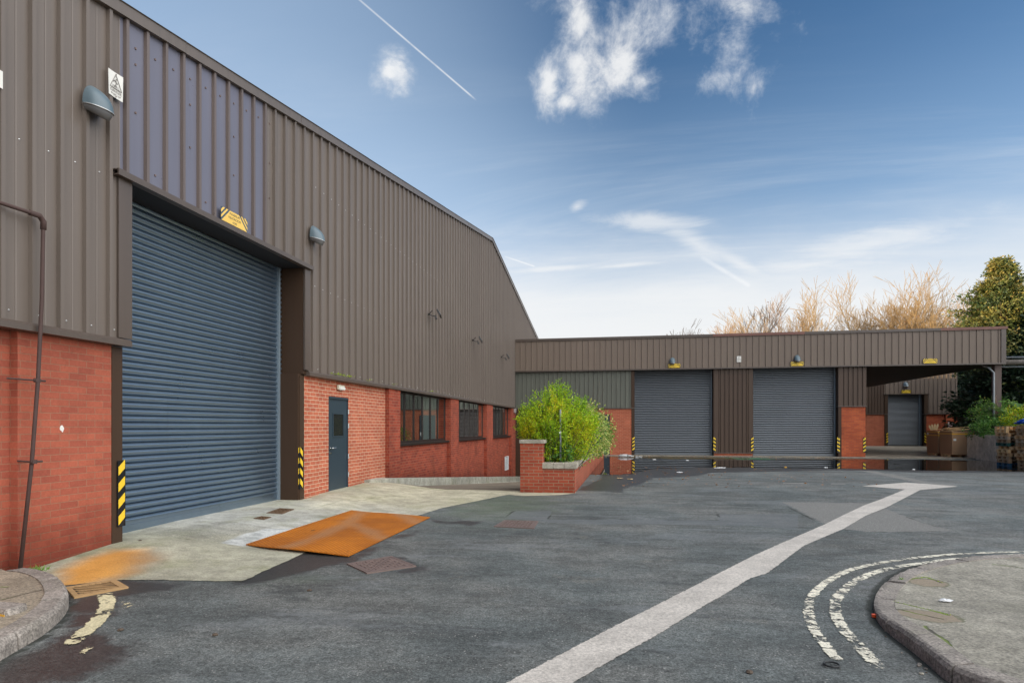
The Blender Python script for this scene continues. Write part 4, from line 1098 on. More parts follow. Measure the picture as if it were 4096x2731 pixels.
def privet(cx, cy, z0, n_stems, H, rad, seed):
    R = np.random.default_rng(seed); segs = []; Ps, Ds, Tn = [], [], []
    for i in range(n_stems):
        a = R.uniform(0, 2 * PI); sp = R.uniform(0, 1) ** .6
        base = np.array([cx + R.normal(0, .22), cy + R.normal(0, .35), z0])
        h = H * (1 - .42 * sp ** 2.2) * R.uniform(.62, 1.05)
        tip = np.array([cx + math.cos(a) * rad[0] * sp, cy + math.sin(a) * rad[1] * sp, z0 + h])
        mid = base * .5 + tip * .5 + np.array([math.cos(a) * .12, math.sin(a) * .12, -.05])
        prev = base; N = 9
        for k in range(1, N + 1):
            t = k / N; p = (1 - t) ** 2 * base + 2 * t * (1 - t) * mid + t * t * tip
            segs.append((prev, p, .011 * (1 - t) + .004, .011 * (1 - t - .1) + .004))
            d = (p - prev) / np.linalg.norm(p - prev)
            if t > .2:
                for q in range(2):
                    b = prev + (p - prev) * R.random()
                    sd = R.normal(size=3) * .6 + d * .5 + np.array([math.cos(a) * .5, math.sin(a) * .5, .55]); sd /= np.linalg.norm(sd)
                    L = R.uniform(.12, .36) * (1.15 - .5 * t); e = b + sd * L
                    segs.append((b, e, .003, .0015))
                    m = int(L / .018)
                    for j in range(m):
                        u = (j + R.random()) / m
                        Ps.append(b + sd * L * u); Ds.append(sd * .9 + R.normal(size=3) * .75); Tn.append(.43 + .2 * R.normal() + .12 * (u - .5) + .25 * (R.random() < .10))
            prev = p
        top = (tip - mid) / np.linalg.norm(tip - mid); top = top * .6 + np.array([0, 0, .5])
        for j in range(26):
            Ps.append(tip - top * .5 * R.random() ** 1.5 + top * .1 * R.random() + R.normal(size=3) * .035); Ds.append(top + R.normal(size=3) * .5); Tn.append(.35 + .12 * R.normal())
    Ps, Ds, Tn = np.array(Ps), np.array(Ds), np.array(Tn)
    # whole shoots turn yellow in patches
    f = np.sin(Ps[:, 0] * 5.1 + 1) * np.sin(Ps[:, 2] * 4.3 + 2) + np.sin(Ps[:, 1] * 3.3 + Ps[:, 2] * 2.1)
    Tn = Tn + .16 * f
    return segs, Ps, Ds, Tn
sh_ = thing('privet_shrub', 'bright yellow-green privet bush growing in the brick planter', 'shrub', (0, 0, 0))
segs, Ps, Ds, Tn = privet(-1.75, 15.25, .5, 330, 2.0, (1.0, 1.05), 11)
limbs('stem', segs, 'bark_dark', sh_, 3)
leaves('foliage', Ps, Ds, rng.normal(size=Ps.shape), rng.uniform(.034, .062, len(Ps)), rng.uniform(.018, .032, len(Ps)), Tn, 'leaf_privet', sh_)
wisp = random.Random(4); segs = []
for k in range(7):
    p = Vector((-1.7 + wisp.uniform(-.3, 1.0), 16.5 + wisp.uniform(-1, 2), 2.0))
    q = p + Vector((wisp.uniform(-.1, .3), 0, wisp.uniform(.6, 1.0))); segs.append((p, (p + q) / 2 + Vector((.03, 0, 0)), .005, .004)); segs.append(((p + q) / 2 + Vector((.03, 0, 0)), q, .004, .002))
for k in range(0, len(segs), 2): limbs('bare_shoot', segs[k:k + 2], 'bark_dark', sh_, 3)

hd = thing('hedge_shrub', 'broad-leaved variegated hedge spilling over the planter coping behind privet', 'shrub', (0, 0, 0))
n = 9000; Y = rng.uniform(16.2, 29, n); a = rng.uniform(0, 2 * PI, n); rr = np.sqrt(rng.uniform(.25, 1, n))
hh = np.interp(Y, [16, 18, 22, 29], [1.3, 1.5, 1.25, .8]); lump = 1 + .16 * np.sin(Y * 2.3) + .1 * np.sin(Y * 5.1 + a * 2)
Px = np.interp(Y, [16, 20, 29], [-1.45, -1.2, -1.5]) + np.cos(a) * rr * np.interp(Y, [16, 19, 24, 29], [.55, .72, .62, .5]) * lump; Pz = .55 + hh * .5 + np.sin(a) * rr * hh * .62 * lump
keep = Pz > np.where(Px > -1.45, .62, .45); Pq = np.c_[Px, Y, Pz][keep]
leaves('foliage', Pq, rvec(len(Pq)) + np.c_[np.cos(a), np.zeros(n), np.sin(a)][keep] * .8, rvec(len(Pq)), rng.uniform(.06, .11, len(Pq)), rng.uniform(.04, .065, len(Pq)), .60 + .28 * rng.normal(size=len(Pq)) + .2 * np.sin(Pq[:, 1] * 3), 'leaf_broad', hd)
segs = []
for k in range(150):
    p = np.array([-1.7 + rng.normal() * .15, rng.uniform(15, 28), .5]); q = p + np.array([rng.normal() * .35 + .15, rng.normal() * .3, rng.uniform(.3, 1.1)]); segs.append((p, q, .012, .005))
limbs('stem', segs, 'bark_dark', hd, 4)
uc = thing('fern_undergrowth', 'dark green fern leaves at the foot of the privet bush', 'plant', (0, 0, 0))
n = 900; Pq = np.c_[rng.uniform(-1.92, -1.3, n), rng.uniform(14.3, 14.9, n), .5 + rng.random(n) ** 1.3 * .62]
leaves('foliage', Pq, rvec(n) + [0, -.6, .1], rvec(n), rng.uniform(.06, .1, n), rng.uniform(.025, .04, n), .3 + .22 * rng.normal(size=n), 'leaf_fern', uc)

# low concrete kerb wall beside the ramp
mb = MB(); Ys = [13.72, 13.9, 14.4, 17, 20, 23, 26, 29, 32.9]
def kz(Y): return float(np.interp(Y, [13.7, 14.4, 32.9], [.25, .245, -1.17]))
for a, b in zip(Ys[:-1], Ys[1:]):
    xa, xb = (-5.98 if a < 13.8 else -5.74), -5.74
    mb.hexa([(-6.13, a, kz(a) - .8), (xa, a, kz(a) - .8), (xb, b, kz(b) - .8), (-6.13, b, kz(b) - .8)], [(-6.13, a, kz(a)), (xa - .02, a, kz(a)), (xb - .02, b, kz(b)), (-6.13, b, kz(b))])
    if a > 13.8: mb.hexa([(xa - .02, a, kz(a) - .8), (xa + .09, a, kz(a) - .8), (xb + .09, b, kz(b) - .8), (xb - .02, b, kz(b) - .8)], [(xa - .02, a, kz(a) - .235), (xa + .09, a, kz(a) - .27), (xb + .09, b, kz(b) - .27), (xb - .02, b, kz(b) - .235)])
t = mb.build('kerb_wall', 'conc_low'); tag(t, 'mossy low concrete kerb wall sloping down beside the ramp', 'low wall')

# ------------------------------------------------------------------ retaining wall, bank and its plants
mb = MB(); A, B = np.array([14.75, 24.0]), np.array([16.45, 37.5]); e = (B - A) / np.hypot(*(B - A)); nrm = np.array([e[1], -e[0]])
C1, C2 = B + nrm * .3, A + nrm * .3
mb.hexa([(*A, -.1), (*C2, -.1), (*C1, -.1), (*B, -.1)], [(*A, 1.1), (*C2, 1.1), (*C1, 1.16), (*B, 1.16)])
t = mb.build('retaining_wall', 'conc_wall', bevel=.015); tag(t, 'stained grey concrete retaining wall holding back the planted bank', 'wall')
mb = MB(); xs_ = [0, .3, 2.0, 6, 14, 40]; zs_ = [1.0, 1.05, 1.5, 2.0, 2.3, 2.6]
rows = []
for s in np.linspace(-2, 16, 19): rows.append([(A[0] + e[0] * s + x, A[1] + e[1] * s, z + .12 * math.sin(s * 1.7 + x)) for x, z in zip(xs_, zs_)])
vs_ = [p for r0 in rows for p in r0]; mb.add(vs_, [(i * 6 + k, i * 6 + k + 1, i * 6 + k + 7, i * 6 + k + 6) for i in range(18) for k in range(5)])
mb.box(24.3, 38, -.1, 70, 75, 2.0)
tag(mb.build('terrain', 'soil', smooth=True), 'earth bank behind the concrete retaining wall', 'terrain', kind='structure')

def fern_shrub(name, label, cx, cy, z0, rad, H, nf, mat, seed, Lf=(.35, .6), tone=.4, lw=(.05, .085)):
    R = np.random.default_rng(seed); root = thing(name, label, 'shrub', (0, 0, 0)); Ps, Ds, Ss, Tn, Ln = [], [], [], [], []; segs = []
    for i in range(nf):
        a = R.uniform(0, 2 * PI); q = R.uniform(0, 1) ** .55; th = R.uniform(0, 1)
        b = np.array([cx + math.cos(a) * rad[0] * q * .85, cy + math.sin(a) * rad[1] * q * .85, z0 + H * (R.uniform(.0, 1.0)) * math.sqrt(max(1 - q * q * .8, 0))])
        out = np.array([math.cos(a), math.sin(a), 0]) + R.normal(size=3) * .5 + np.array([0, -.35, .35]); out /= np.linalg.norm(out)
        L = R.uniform(*Lf); m = 9; tn = tone + .22 * R.normal(); p = b
        for k in range(m):
            u = k / m; d = out + np.array([0, 0, -.75 * u]); d /= np.linalg.norm(d); q2 = p + d * L / m
            if k % 3 == 0: segs.append((p, p + d * L / m * 3, .004, .003))
            s = np.cross(d, [0, 0, 1]); s /= np.linalg.norm(s) + 1e-6
            for sg in (1, -1):
                Ps.append(p); Ds.append(s * sg + d * .55); Ss.append(d); Tn.append(tn + .06 * R.normal()); Ln.append(L * .30 * math.sin(PI * (.15 + .8 * u)))
            p = q2
    Ln = np.array(Ln); leaves('foliage', Ps, Ds, Ss, Ln, np.maximum(Ln * .33, .012), np.array(Tn), mat, root)
    for k in range(14):
        p = np.array([cx + R.normal() * rad[0] * .25, cy + R.normal() * rad[1] * .25, z0 - .4]); segs.append((p, p + np.array([R.normal() * rad[0] * .4, R.normal() * rad[1] * .4, H * .9]), .02, .008))
    limbs('stem', segs, 'bark_dark', root, 3)
    return root
fern_shrub('fern_shrub', 'feathery green shrub above the retaining wall between boxes and canopy post', 17.3, 32.6, 1.0, (1.25, 1.5), 1.75, 560, 'leaf_fern', 21)
fern_shrub('fern_shrub', 'lighter feathery shrub behind the pallet stacks', 17.9, 28.4, 1.1, (1.1, 2.0), 1.9, 560, 'leaf_fern', 22, tone=.5)
fern_shrub('fern_shrub', 'feathery reddish-tipped shrub below the overhead pipes', 20.6, 31.0, 1.6, (1.5, 1.5), 1.6, 260, 'leaf_fern', 23, tone=.75)
def round_shrub(name, label, cx, cy, cz, rad, n, mat, seed, size=(.07, .12), tone=.4, berries=0):
    R = np.random.default_rng(seed); root = thing(name, label, 'shrub', (0, 0, 0)); v = R.normal(size=(n, 3)); v /= np.linalg.norm(v, axis=1)[:, None]
    rr = R.uniform(.35, 1, n) ** .5 * (1 + .18 * np.sin(v[:, 0] * 7 + v[:, 2] * 5) + .12 * np.sin(v[:, 1] * 11))
    Pq = np.array([cx, cy, cz]) + v * rr[:, None] * np.array(rad)
    leaves('foliage', Pq, v + R.normal(size=(n, 3)) * .6 + [0, 0, .3], R.normal(size=(n, 3)), R.uniform(*size, n), R.uniform(*size, n) * .55, tone + .25 * R.normal(size=n), mat, root)
    segs = [(np.array([cx, cy, cz - rad[2] * 1.1]), Pq[i], .012, .003) for i in R.integers(0, n, 40)]; limbs('stem', segs, 'bark_dark', root, 3)
    if berries:
        mb = MB()
        for i in R.integers(0, n, berries):
            c = Pq[i] * 1.0; s = .022
            mb.add([c + [s, 0, 0], c - [s, 0, 0], c + [0, s, 0], c - [0, s, 0], c + [0, 0, s], c - [0, 0, s]], [(0, 2, 4), (2, 1, 4), (1, 3, 4), (3, 0, 4), (2, 0, 5), (1, 2, 5), (3, 1, 5), (0, 3, 5)])
        mb.build('berry', 'berry', root)['kind'] = 'stuff'
round_shrub('berry_shrub', 'bright yellow-green shrub with red berries before the canopy post', 16.2, 29.6, 1.75, (.62, .8, .6), 1500, 'leaf_yellow', 31, berries=45)
round_shrub('laurel_shrub', 'dark glossy low shrub hanging over the retaining wall', 16.2, 31.2, 1.35, (.75, 1.9, .55), 2600, 'leaf_fern', 32, (.08, .13), .25)
round_shrub('laurel_shrub', 'dark glossy shrub behind the pallet stacks', 16.1, 26.3, 1.5, (.9, 2.2, .75), 2600, 'leaf_fern', 33, (.08, .13), .22)
round_shrub('berry_shrub', 'green shrub dotted with red berries beside the rear shed', 18.0, 35.2, 2.15, (.9, 1.2, .75), 1700, 'leaf_fern', 34, (.08, .13), .45, 50)

# ------------------------------------------------------------------ trees
def conifer(name, label, x, y, z0, H, R0, n_br, mat, seed, low=.05, tone=.45, size=(.22, .4)):
    R = np.random.default_rng(seed); root = thing(name, label, 'tree', (0, 0, 0)); Ps, Ds, Tn = [], [], []
    segs = [(np.array([x, y, z0 - .5]), np.array([x + .1, y, z0 + H * .55]), .28, .14), (np.array([x + .1, y, z0 + H * .55]), np.array([x, y, z0 + H * .97]), .14, .02)]
    for i in range(n_br):
        h = low + (1 - low) * R.uniform(0, 1) ** 1.05; a = R.uniform(0, 2 * PI)
        prof = (1 - h) ** 1.0 * (1 - .25 * math.exp(-h * 9)); L = R0 * prof * R.uniform(.35, 1.2) + .3
        b = np.array([x, y, z0 + H * h]); d = np.array([math.cos(a), math.sin(a), R.uniform(-.05, .45)])
        tip = b + d * L; segs.append((b, tip, .05, .012)); tn = tone + .2 * R.normal()
        m = int(26 + 30 * L)
        u = R.uniform(.25, 1, m) ** .7
        w = .12 + .17 * L * (1 - .5 * u)
        off = R.normal(size=(m, 3)) * w[:, None] * [.6, .6, .4]
        p = b + d * L * u[:, None] + off + np.c_[np.zeros(m), np.zeros(m), -.10 * L * u ** 2]
        Ps.append(p); Ds.append(d * .7 + R.normal(size=(m, 3)) * .6 + [0, 0, -.15]); Tn.append(tn + .13 * R.normal(size=m) + .15 * (off[:, 2] / (w + .01)))
    Ps, Ds, Tn = np.concatenate(Ps), np.concatenate(Ds), np.concatenate(Tn)
    ok = ((Ps[:, 0] > 17.75) | (Ps[:, 1] > 50.2) | (Ps[:, 2] > 6.6)) & ((Ps[:, 0] > 24.5) | (Ps[:, 1] < 51.8)) & (Ps[:, 2] > .3)
    Ps, Ds, Tn = Ps[ok], Ds[ok], Tn[ok]
    leaves('crown', Ps, Ds, R.normal(size=Ps.shape), R.uniform(*size, len(Ps)), R.uniform(*size, len(Ps)) * .45, Tn, mat, root)
    limbs('trunk', segs, 'bark_dark', root, 5)
conifer('conifer_tree', 'tall sunlit conifer rising behind the canopy end', 20.6, 39.5, 1.5, 9.4, 5.2, 420, 'leaf_conifer', 41, low=.36, size=(.12, .26), tone=.46)
conifer('conifer_tree', 'dark conifer standing behind the overhead pipes', 23.6, 36.0, 1.5, 8.6, 4.4, 380, 'leaf_conifer', 42, low=.02, size=(.18, .34))
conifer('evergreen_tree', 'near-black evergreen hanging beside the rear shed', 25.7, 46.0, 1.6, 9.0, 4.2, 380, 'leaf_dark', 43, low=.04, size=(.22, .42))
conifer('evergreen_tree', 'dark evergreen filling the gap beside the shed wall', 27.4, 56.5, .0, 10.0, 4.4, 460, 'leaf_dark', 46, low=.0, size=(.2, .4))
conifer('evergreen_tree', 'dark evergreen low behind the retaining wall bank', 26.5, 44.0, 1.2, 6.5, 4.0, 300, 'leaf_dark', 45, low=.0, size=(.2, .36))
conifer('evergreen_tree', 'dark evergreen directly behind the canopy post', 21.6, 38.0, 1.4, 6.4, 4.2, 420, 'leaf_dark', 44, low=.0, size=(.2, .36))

def bare_tree(name, label, x, y, H, spread, seed, mat, stems=3, dens=1.0, lean=0.0, rust=0):
    R = random.Random(seed); segs = []; tips = []
    def grow(p, d, L, r, depth):
        n = 3; q = p
        for k in range(n):
            d = (d + Vector((R.gauss(0, .09), R.gauss(0, .09), R.gauss(.03, .06)))).normalized(); q2 = q + d * L / n
            segs.append((q, q2, r * (1 - .25 * k / n), r * (1 - .25 * (k + 1) / n))); q = q2
            if depth < 5 and (k > 0 or depth > 1) and depth > 0 and R.random() < .74 * dens:
                s = Vector((R.gauss(0, 1), R.gauss(0, 1), R.gauss(.25, .4))).normalized(); grow(q, (d * .75 + s * .65).normalized(), L * R.uniform(.45, .7), r * .5, depth + 1)
        if depth < 5:
            for k in range(2 if R.random() < .75 * dens + .2 else 3):
                s = Vector((R.gauss(0, 1) * spread, R.gauss(0, 1) * spread, R.gauss(.35, .3))); grow(q, (d + s * .5).normalized(), L * R.uniform(.62, .86), r * .62, depth + 1)
        else: tips.append(q)
    for s in range(stems):
        d = Vector((R.gauss(lean, .33) * spread, R.gauss(0, .33) * spread, 1)).normalized()
        grow(Vector((x + R.gauss(0, .25), y + R.gauss(0, .25), -.2)), d, H * .30 * R.uniform(.85, 1.1), .15, 0)
    zz = sorted(t.z for t in tips); k = H / (zz[int(len(zz) * .85)] * .4 + zz[-1] * .6)
    base = Vector((x, y, 0))
    segs = [((a - base) * k + base, (b - base) * k + base, max(r0 * .6, .016), max(r1 * .6, .012)) for a, b, r0, r1 in segs]
    root = thing(name, label, 'tree', (0, 0, 0), 'bare trees behind the loading bay building')
    big = [s for s in segs if s[2] > .04]; small = [s for s in segs if s[2] <= .04]
    limbs('trunk', big, mat, root, 6); limbs('twigs', small, mat, root, 3)['kind'] = 'stuff'
    if rust:
        T = np.array([[*((t - base) * k + base)] for t in R.sample(tips, min(rust, len(tips)))]); n = len(T)
        leaves('dead_leaf', T, rvec(n) + [0, 0, -.5], rvec(n), .16, .12, rng.uniform(0, 1, n), 'leaf_twig', root)['kind'] = 'stuff'
def at(px, Yd):   # photograph column (2352-wide) at a given depth along the yard
    u = (px * 1.7415 - 2048) / FPX; z = Yd / (u * ST + CT); return z * (u * CT - ST)
def top(py, px, Yd):
    u = (px * 1.7415 - 2048) / FPX; z = Yd / (u * ST + CT); return EYE + (Y0 - py * 1.7415) / FPX * z
for px, py, Yd, sp, sd, mat, st, dn, rs_, lab in [
        (1547, 752, 62, .8, 51, 'bark_dark', 2, .6, 0, 'faint bare treetop alone above the first shutter'),
        (1712, 700, 64, .7, 52, 'bark_dark', 2, .6, 0, 'sparse dark bare tree beginning the row behind the roof'),
        (1752, 708, 62, .75, 53, 'bark_red', 4, 1.0, 60, 'reddish twiggy bare tree near the row\'s low end'),
        (1850, 672, 64, .8, 54, 'bark_tan', 5, 1.05, 0, 'golden sunlit bare tree with dense fan of twigs'),
        (1925, 664, 66, .55, 55, 'bark_tan', 3, .8, 0, 'thin upright bare tree in the middle of the row'),
        (1990, 658, 66, .6, 56, 'bark_tan', 3, .85, 90, 'bare tree with rusty leaves beside the wide seed-hung crown'),
        (2075, 660, 63, .85, 57, 'bark_tan', 5, 1.0, 120, 'wide bare tree with brown seed clusters'),
        (2130, 664, 65, .85, 58, 'bark_tan', 4, 1.0, 0, 'wide sunlit bare tree next to the conifer')]:
    bare_tree('bare_tree', lab, at(px, Yd), Yd, top(py, px, Yd), sp, sd, mat, st, dn, 0, rs_)

# pipe run crossing from the canopy to the bank
for z, r, lab in ((4.86, .05, 'thin upper grey pipe crossing beside the canopy'), (4.62, .13, 'thick lagged pipe crossing between two thin pipes'), (4.40, .04, 'thin lower grey pipe crossing beside the canopy')):
    mb = MB(); mb.tube([(17.33, 34.0, z), (24, 34.1, z - .02), (34, 34.2, z)], r, 12); tag(mb.build('overhead_pipe', 'galv' if r < .1 else 'conc_kerb', smooth=True), lab, 'pipe')

# ------------------------------------------------------------------ pallets, boxes
def pallet_mesh(mat):
    root = thing('pallet', 'x', 'pallet'); mb = MB()
    r = random.Random(8)
    for k in range(6): y = -.5 + k * .188; mb.box(-.4, y, .106, .4, y + r.uniform(.09, .12), .126)
    for k in (-.4, -.07, .26): mb.box(k, -.5, .088, k + .14, .54, .105)
    mb.build('top_deck', mat, root, bevel=.002)
    for y in (-.5, -.02, .44):
        mb = MB()
        for k in (-.4, -.07, .26): mb.box(k, y, .02, k + .14, y + .1, .0875)
        mb.box(-.4, y, 0, .4, y + .1, .0195); mb.build('skid', mat, root, bevel=.002)
    return root
pmats = ['wood_mid', 'wood_grey', 'wood_dark', 'wood_pale', 'wood_blue', 'wood_green']
protos = {}
def put_pallet(mat, x, y, z, rz, label, group):
    if mat not in protos: protos[mat] = pallet_mesh(mat); o = protos[mat]
    else: o = copy_tree(protos[mat])
    o.location = (x, y, z); o.rotation_euler = (0, 0, rz); o['label'] = label; o['group'] = group
    return o
ordn = ['bottom', 'second', 'third', 'fourth', 'fifth', 'sixth', 'seventh', 'eighth', 'ninth', 'tenth', 'eleventh', 'topmost']
words_ = {'wood_mid': 'brown', 'wood_grey': 'grey weathered', 'wood_dark': 'dark damp', 'wood_pale': 'pale new', 'wood_blue': 'blue painted', 'wood_green': 'green painted'}
r = random.Random(12)
colA = ['wood_blue', 'wood_dark', 'wood_dark', 'wood_mid', 'wood_pale', 'wood_mid', 'wood_green', 'wood_dark', 'wood_grey', 'wood_mid', 'wood_pale', 'wood_pale']
for k, m_ in enumerate(colA):
    sh = .12 if k >= 10 else 0
    put_pallet(m_, 14.62 + r.uniform(-.04, .04), 26.88 + r.uniform(-.05, .05) + sh, .004 + k * .1265, PI / 2 + r.uniform(-.04, .04), f'{words_[m_]} pallet {ordn[k]} in the farther pallet stack', 'farther pallet stack by the wall')
colB = ['wood_dark', 'wood_dark', 'wood_mid', 'wood_mid', 'wood_grey', 'wood_mid', 'wood_dark', 'wood_grey', 'wood_mid', 'wood_dark', 'wood_dark', 'wood_mid']
for k, m_ in enumerate(colB):
    put_pallet(m_, 14.72 + r.uniform(-.05, .05), 25.85 + r.uniform(-.05, .05), .004 + k * .131, PI / 2 + r.uniform(-.05, .05), f'{words_[m_]} pallet {ordn[k]} in the nearer pallet stack', 'nearer pallet stack at the picture edge')

def crumple(name, mat, cx, cy, cz, rad, seed, label, cat, n=26):
    R = np.random.default_rng(seed); vs, fs = [], []; m = 14
    for i in range(m + 1):
        th = PI * i / m
        for j in range(n):
            ph = 2 * PI * j / n; f = 1 + .25 * math.sin(3 * ph + seed) * math.sin(2 * th) + .16 * math.sin(7 * ph + th * 5) + R.normal() * .05
            vs.append((cx + rad[0] * f * math.sin(th) * math.cos(ph), cy + rad[1] * f * math.sin(th) * math.sin(ph), max(cz + rad[2] * f * math.cos(th), cz - rad[2] * .35)))
    for i in range(m):
        for j in range(n): fs.append((i * n + j, i * n + (j + 1) % n, (i + 1) * n + (j + 1) % n, (i + 1) * n + j))
    mb = MB().add(vs, fs); return tag(mb.build(name, mat), label, cat)
crumple('blue_tarpaulin', 'tarp_blue', 14.75, 26.2, 1.66, (.5, .55, .16), 3, 'crumpled blue tarpaulin lying on the pallet stacks', 'tarpaulin')
crumple('white_sack', 'bag_white', 14.85, 25.95, 1.82, (.34, .38, .15), 5, 'crumpled white sack on top of the blue tarpaulin', 'sack')

def crate(x, y, w, d, label, flip):
    put_pallet('wood_mid', x + w / 2, y + d / 2, .036, PI / 2, ('pallet under the nearer cardboard box' if not flip else 'pallet under the farther cardboard box'), 'pallets under cardboard boxes')
    z0, z1 = .165, 1.29; root = thing('cardboard_box', label, 'box', (x, y, z0)); T = .012
    def Q(mb, n_, m_): o = mb.build(n_, m_, root); o.matrix_parent_inverse = Matrix.Translation((-x, -y, -z0)); return o
    mb = MB(); mb.box(x, y, z0, x + w, y + T, z1); mb.box(x, y + d - T, z0, x + w, y + d, z1); mb.box(x, y + T, z0, x + T, y + d - T, z1); mb.box(x + w - T, y + T, z0, x + w, y + d - T, z1); mb.box(x + T, y + T, z0, x + w - T, y + d - T, z0 + T); Q(mb, 'carton', 'card')
    mb = MB()
    for zz in ((1.13,) if not flip else (1.20, 1.04)):
        mb.box(x - .004, y - .004, zz, x + w + .004, y, zz + .05); mb.box(x - .004, y, zz + .01, x, y + d, zz + .06)
    Q(mb, 'tape', 'tape')
    mb = MB()
    if not flip: mb.box(x + .06, y - .003, .83, x + .18, y, .93); mb.box(x + w - .28, y - .003, .18, x + w - .14, y, .32); mb.box(x + w - .12, y - .003, .17, x + w - .05, y, .21)
    else: mb.box(x - .003, y + d - .2, 1.05, x, y + d - .05, 1.2)
    Q(mb, 'label', 'label_white')
crate(15.28, 33.32, .98, 1.2, 'tall brown cardboard box with white labels and yellow tape', False)
crate(15.30, 34.75, .98, 1.2, 'darker cardboard box behind the labelled one', True)
r = random.Random(19)
for k in range(16):
    y = r.uniform(33.5, 35.7); L = r.uniform(.5, 1.2); w = r.uniform(.05, .12); mb = MB(); mb.box(-L / 2, -w / 2, -.011, L / 2, w / 2, .011)
    o = mb.build('scrap_board', r.choice(['wood_pale', 'wood_pale', 'card_pale', 'wood_mid']), bevel=.002)
    o.location = (15.75 + r.uniform(-.3, .3), y, 1.30 + .012 * k % .09 + .028 * (k % 4)); o.rotation_euler = (r.uniform(-.12, .12), r.uniform(-.10, .10), r.uniform(-1.6, 1.6))
    tag(o, 'loose scrap board lying across the tops of the cardboard boxes', 'board', 'scrap boards on the cardboard boxes')
for k in range(4):
    mb = MB(); mb.prism([(-.05, 0), (.05, 0), (.06, .26), (.01, .36), (-.05, .28)], lambda a, b: (a, 0, b), lambda a, b: (a, .008, b)); o = mb.build('torn_flap', 'card_pale')
    o.location = (15.36 + .07 * k, 35.55, 1.33); o.rotation_euler = (.25, -.75 + .28 * k, .3); tag(o, 'pale torn cardboard strip standing up from the farther box', 'cardboard strip', 'torn strips on the farther box')

# ------------------------------------------------------------------ lamps, signs, guards and pipes on the walls
def bulkhead(Mx, label, s=1.0, group='hooded wall lamps'):
    root = thing('wall_lamp', label, 'lamp', mat=Mx, group=group)
    W, H, D = .15 * s, .25 * s, .22 * s; vs = []; na, nb = 16, 10
    for i in range(nb + 1):          # quarter dome: apex on the wall, nose pointing out
        b = i / nb
        for j in range(na + 1):
            a = PI * j / na; q = math.sin(b * PI / 2)
            x = -W * math.cos(a) * q ** .75; out = D * math.sin(a) ** .8 * q ** 1.3; y = H * (1 - b ** 1.7) - .05 * s * math.sin(a) * b
            vs.append((x, y, .002 + out))
    mb = MB().add(vs, [(i * (na + 1) + j, i * (na + 1) + j + 1, (i + 1) * (na + 1) + j + 1, (i + 1) * (na + 1) + j) for i in range(nb) for j in range(na)])
    mb.build('hood', 'lamp_hood', root, smooth=True)
    rim = [vs[nb * (na + 1) + j] for j in range(na + 1)]; lens = [(x * .96, y - .012 * s, z * .97) for x, y, z in rim]; low = [(x * .8, y - .055 * s - .03 * s * (z / D), z * .80) for x, y, z in rim]
    m = na + 1; mb = MB().add(lens + low, [(j, j + 1, m + j + 1, m + j) for j in range(na)] + [tuple(range(m, 2 * m))]); mb.build('lens', 'lamp_lens', root, smooth=True)
    mb = MB().tube([(x * 1.005, y - .004, z * 1.005 + .002) for x, y, z in rim], .007 * s, 6); mb.build('trim', 'silver', root, smooth=True)
bulkhead(MWALL(6.075, 5.125, CX + .047), 'hooded wall lamp beside the danger sign on the tall gable')
bulkhead(MWALL(11.10, 5.135, CX + .047), 'hooded wall lamp above the shutter corner towards the personnel door')
bulkhead(MFRONT(2.17, 4.80, FY - .03), 'hooded wall lamp over the shutter nearer the shrub')
bulkhead(MFRONT(8.155, 4.80, FY - .03), 'hooded wall lamp over the shutter beside the canopy')
bulkhead(MFRONT(20.65, 4.63, YR - .032), 'hooded wall lamp on the shed under the canopy', 1.15)

def headroom(Mx, W, H, dark, fill, label):
    root = thing('headroom_sign', label, 'sign', mat=Mx, group='maximum headroom signs'); w, h = W / 2, H / 2
    mb = MB(); mb.box(-w, -h, 0, w, h, .006); mb.build('plate', dark, root)
    mb = MB(); z0, z1 = .0062, .0085
    a = H * 1.0; k = W * .135
    mb.prism([(-w + .01, -h), (w - .01, -h), (w - k - H * .62, h), (-w + k + H * .62, h)][::1], lambda x, y: (x, y, z0), lambda x, y: (x, y, z1))
    for sgn in (1, -1):
        for o0, o1 in ((.26, .50), (.74, 1.0)):
            def lim(o):
                # diagonal at offset o from the trapezoid's slanted edge towards the corner
                xb, xt = w - .01 + o * k * 1.9, w - k - H * .62 + o * k * 1.9
                t_ = min(max((w - xt) / (xb - xt), 0), 1); return (min(w, xb), h - H * t_ if xb > w else -h), (min(xt, w), h)
            (p0, q0), (p1, q1) = lim(o0), lim(o1)
            mb.prism([(sgn * p0[0], p0[1]), (sgn * q0[0], q0[1]), (sgn * q1[0], q1[1]), (sgn * p1[0], p1[1])], lambda x, y: (x, y, z0), lambda x, y: (x, y, z1))
    mb.build('stripe', fill, root)
    for tx, yy in (('MAXIMUM', .27), ('HEADROOM', -.02), ('4.5M', -.32)): text(tx, H * .27, 'text_grey', root, 0, yy * H, .0095)
headroom(MWALL(8.627, 4.697, CX + .058), .645, .2, 'stripe_grey', 'yellow_pale', 'yellow maximum headroom sign over the tall blue-grey shutter')
headroom(MFRONT(2.265, 4.63, FY - .05), .61, .21, 'black', 'yellow', 'yellow headroom sign over the shutter nearer the shrub')
headroom(MFRONT(8.155, 4.62, FY - .05), .62, .215, 'black', 'yellow', 'yellow headroom sign over the shutter beside the canopy')
headroom(MFRONT(14.09, 4.64, FY - .05), .62, .22, 'black', 'yellow', 'yellow headroom sign on the canopy fascia')
headroom(MFRONT(20.69, 4.19, YR - .05), .64, .23, 'black', 'yellow', 'yellow headroom sign over the small shed shutter')

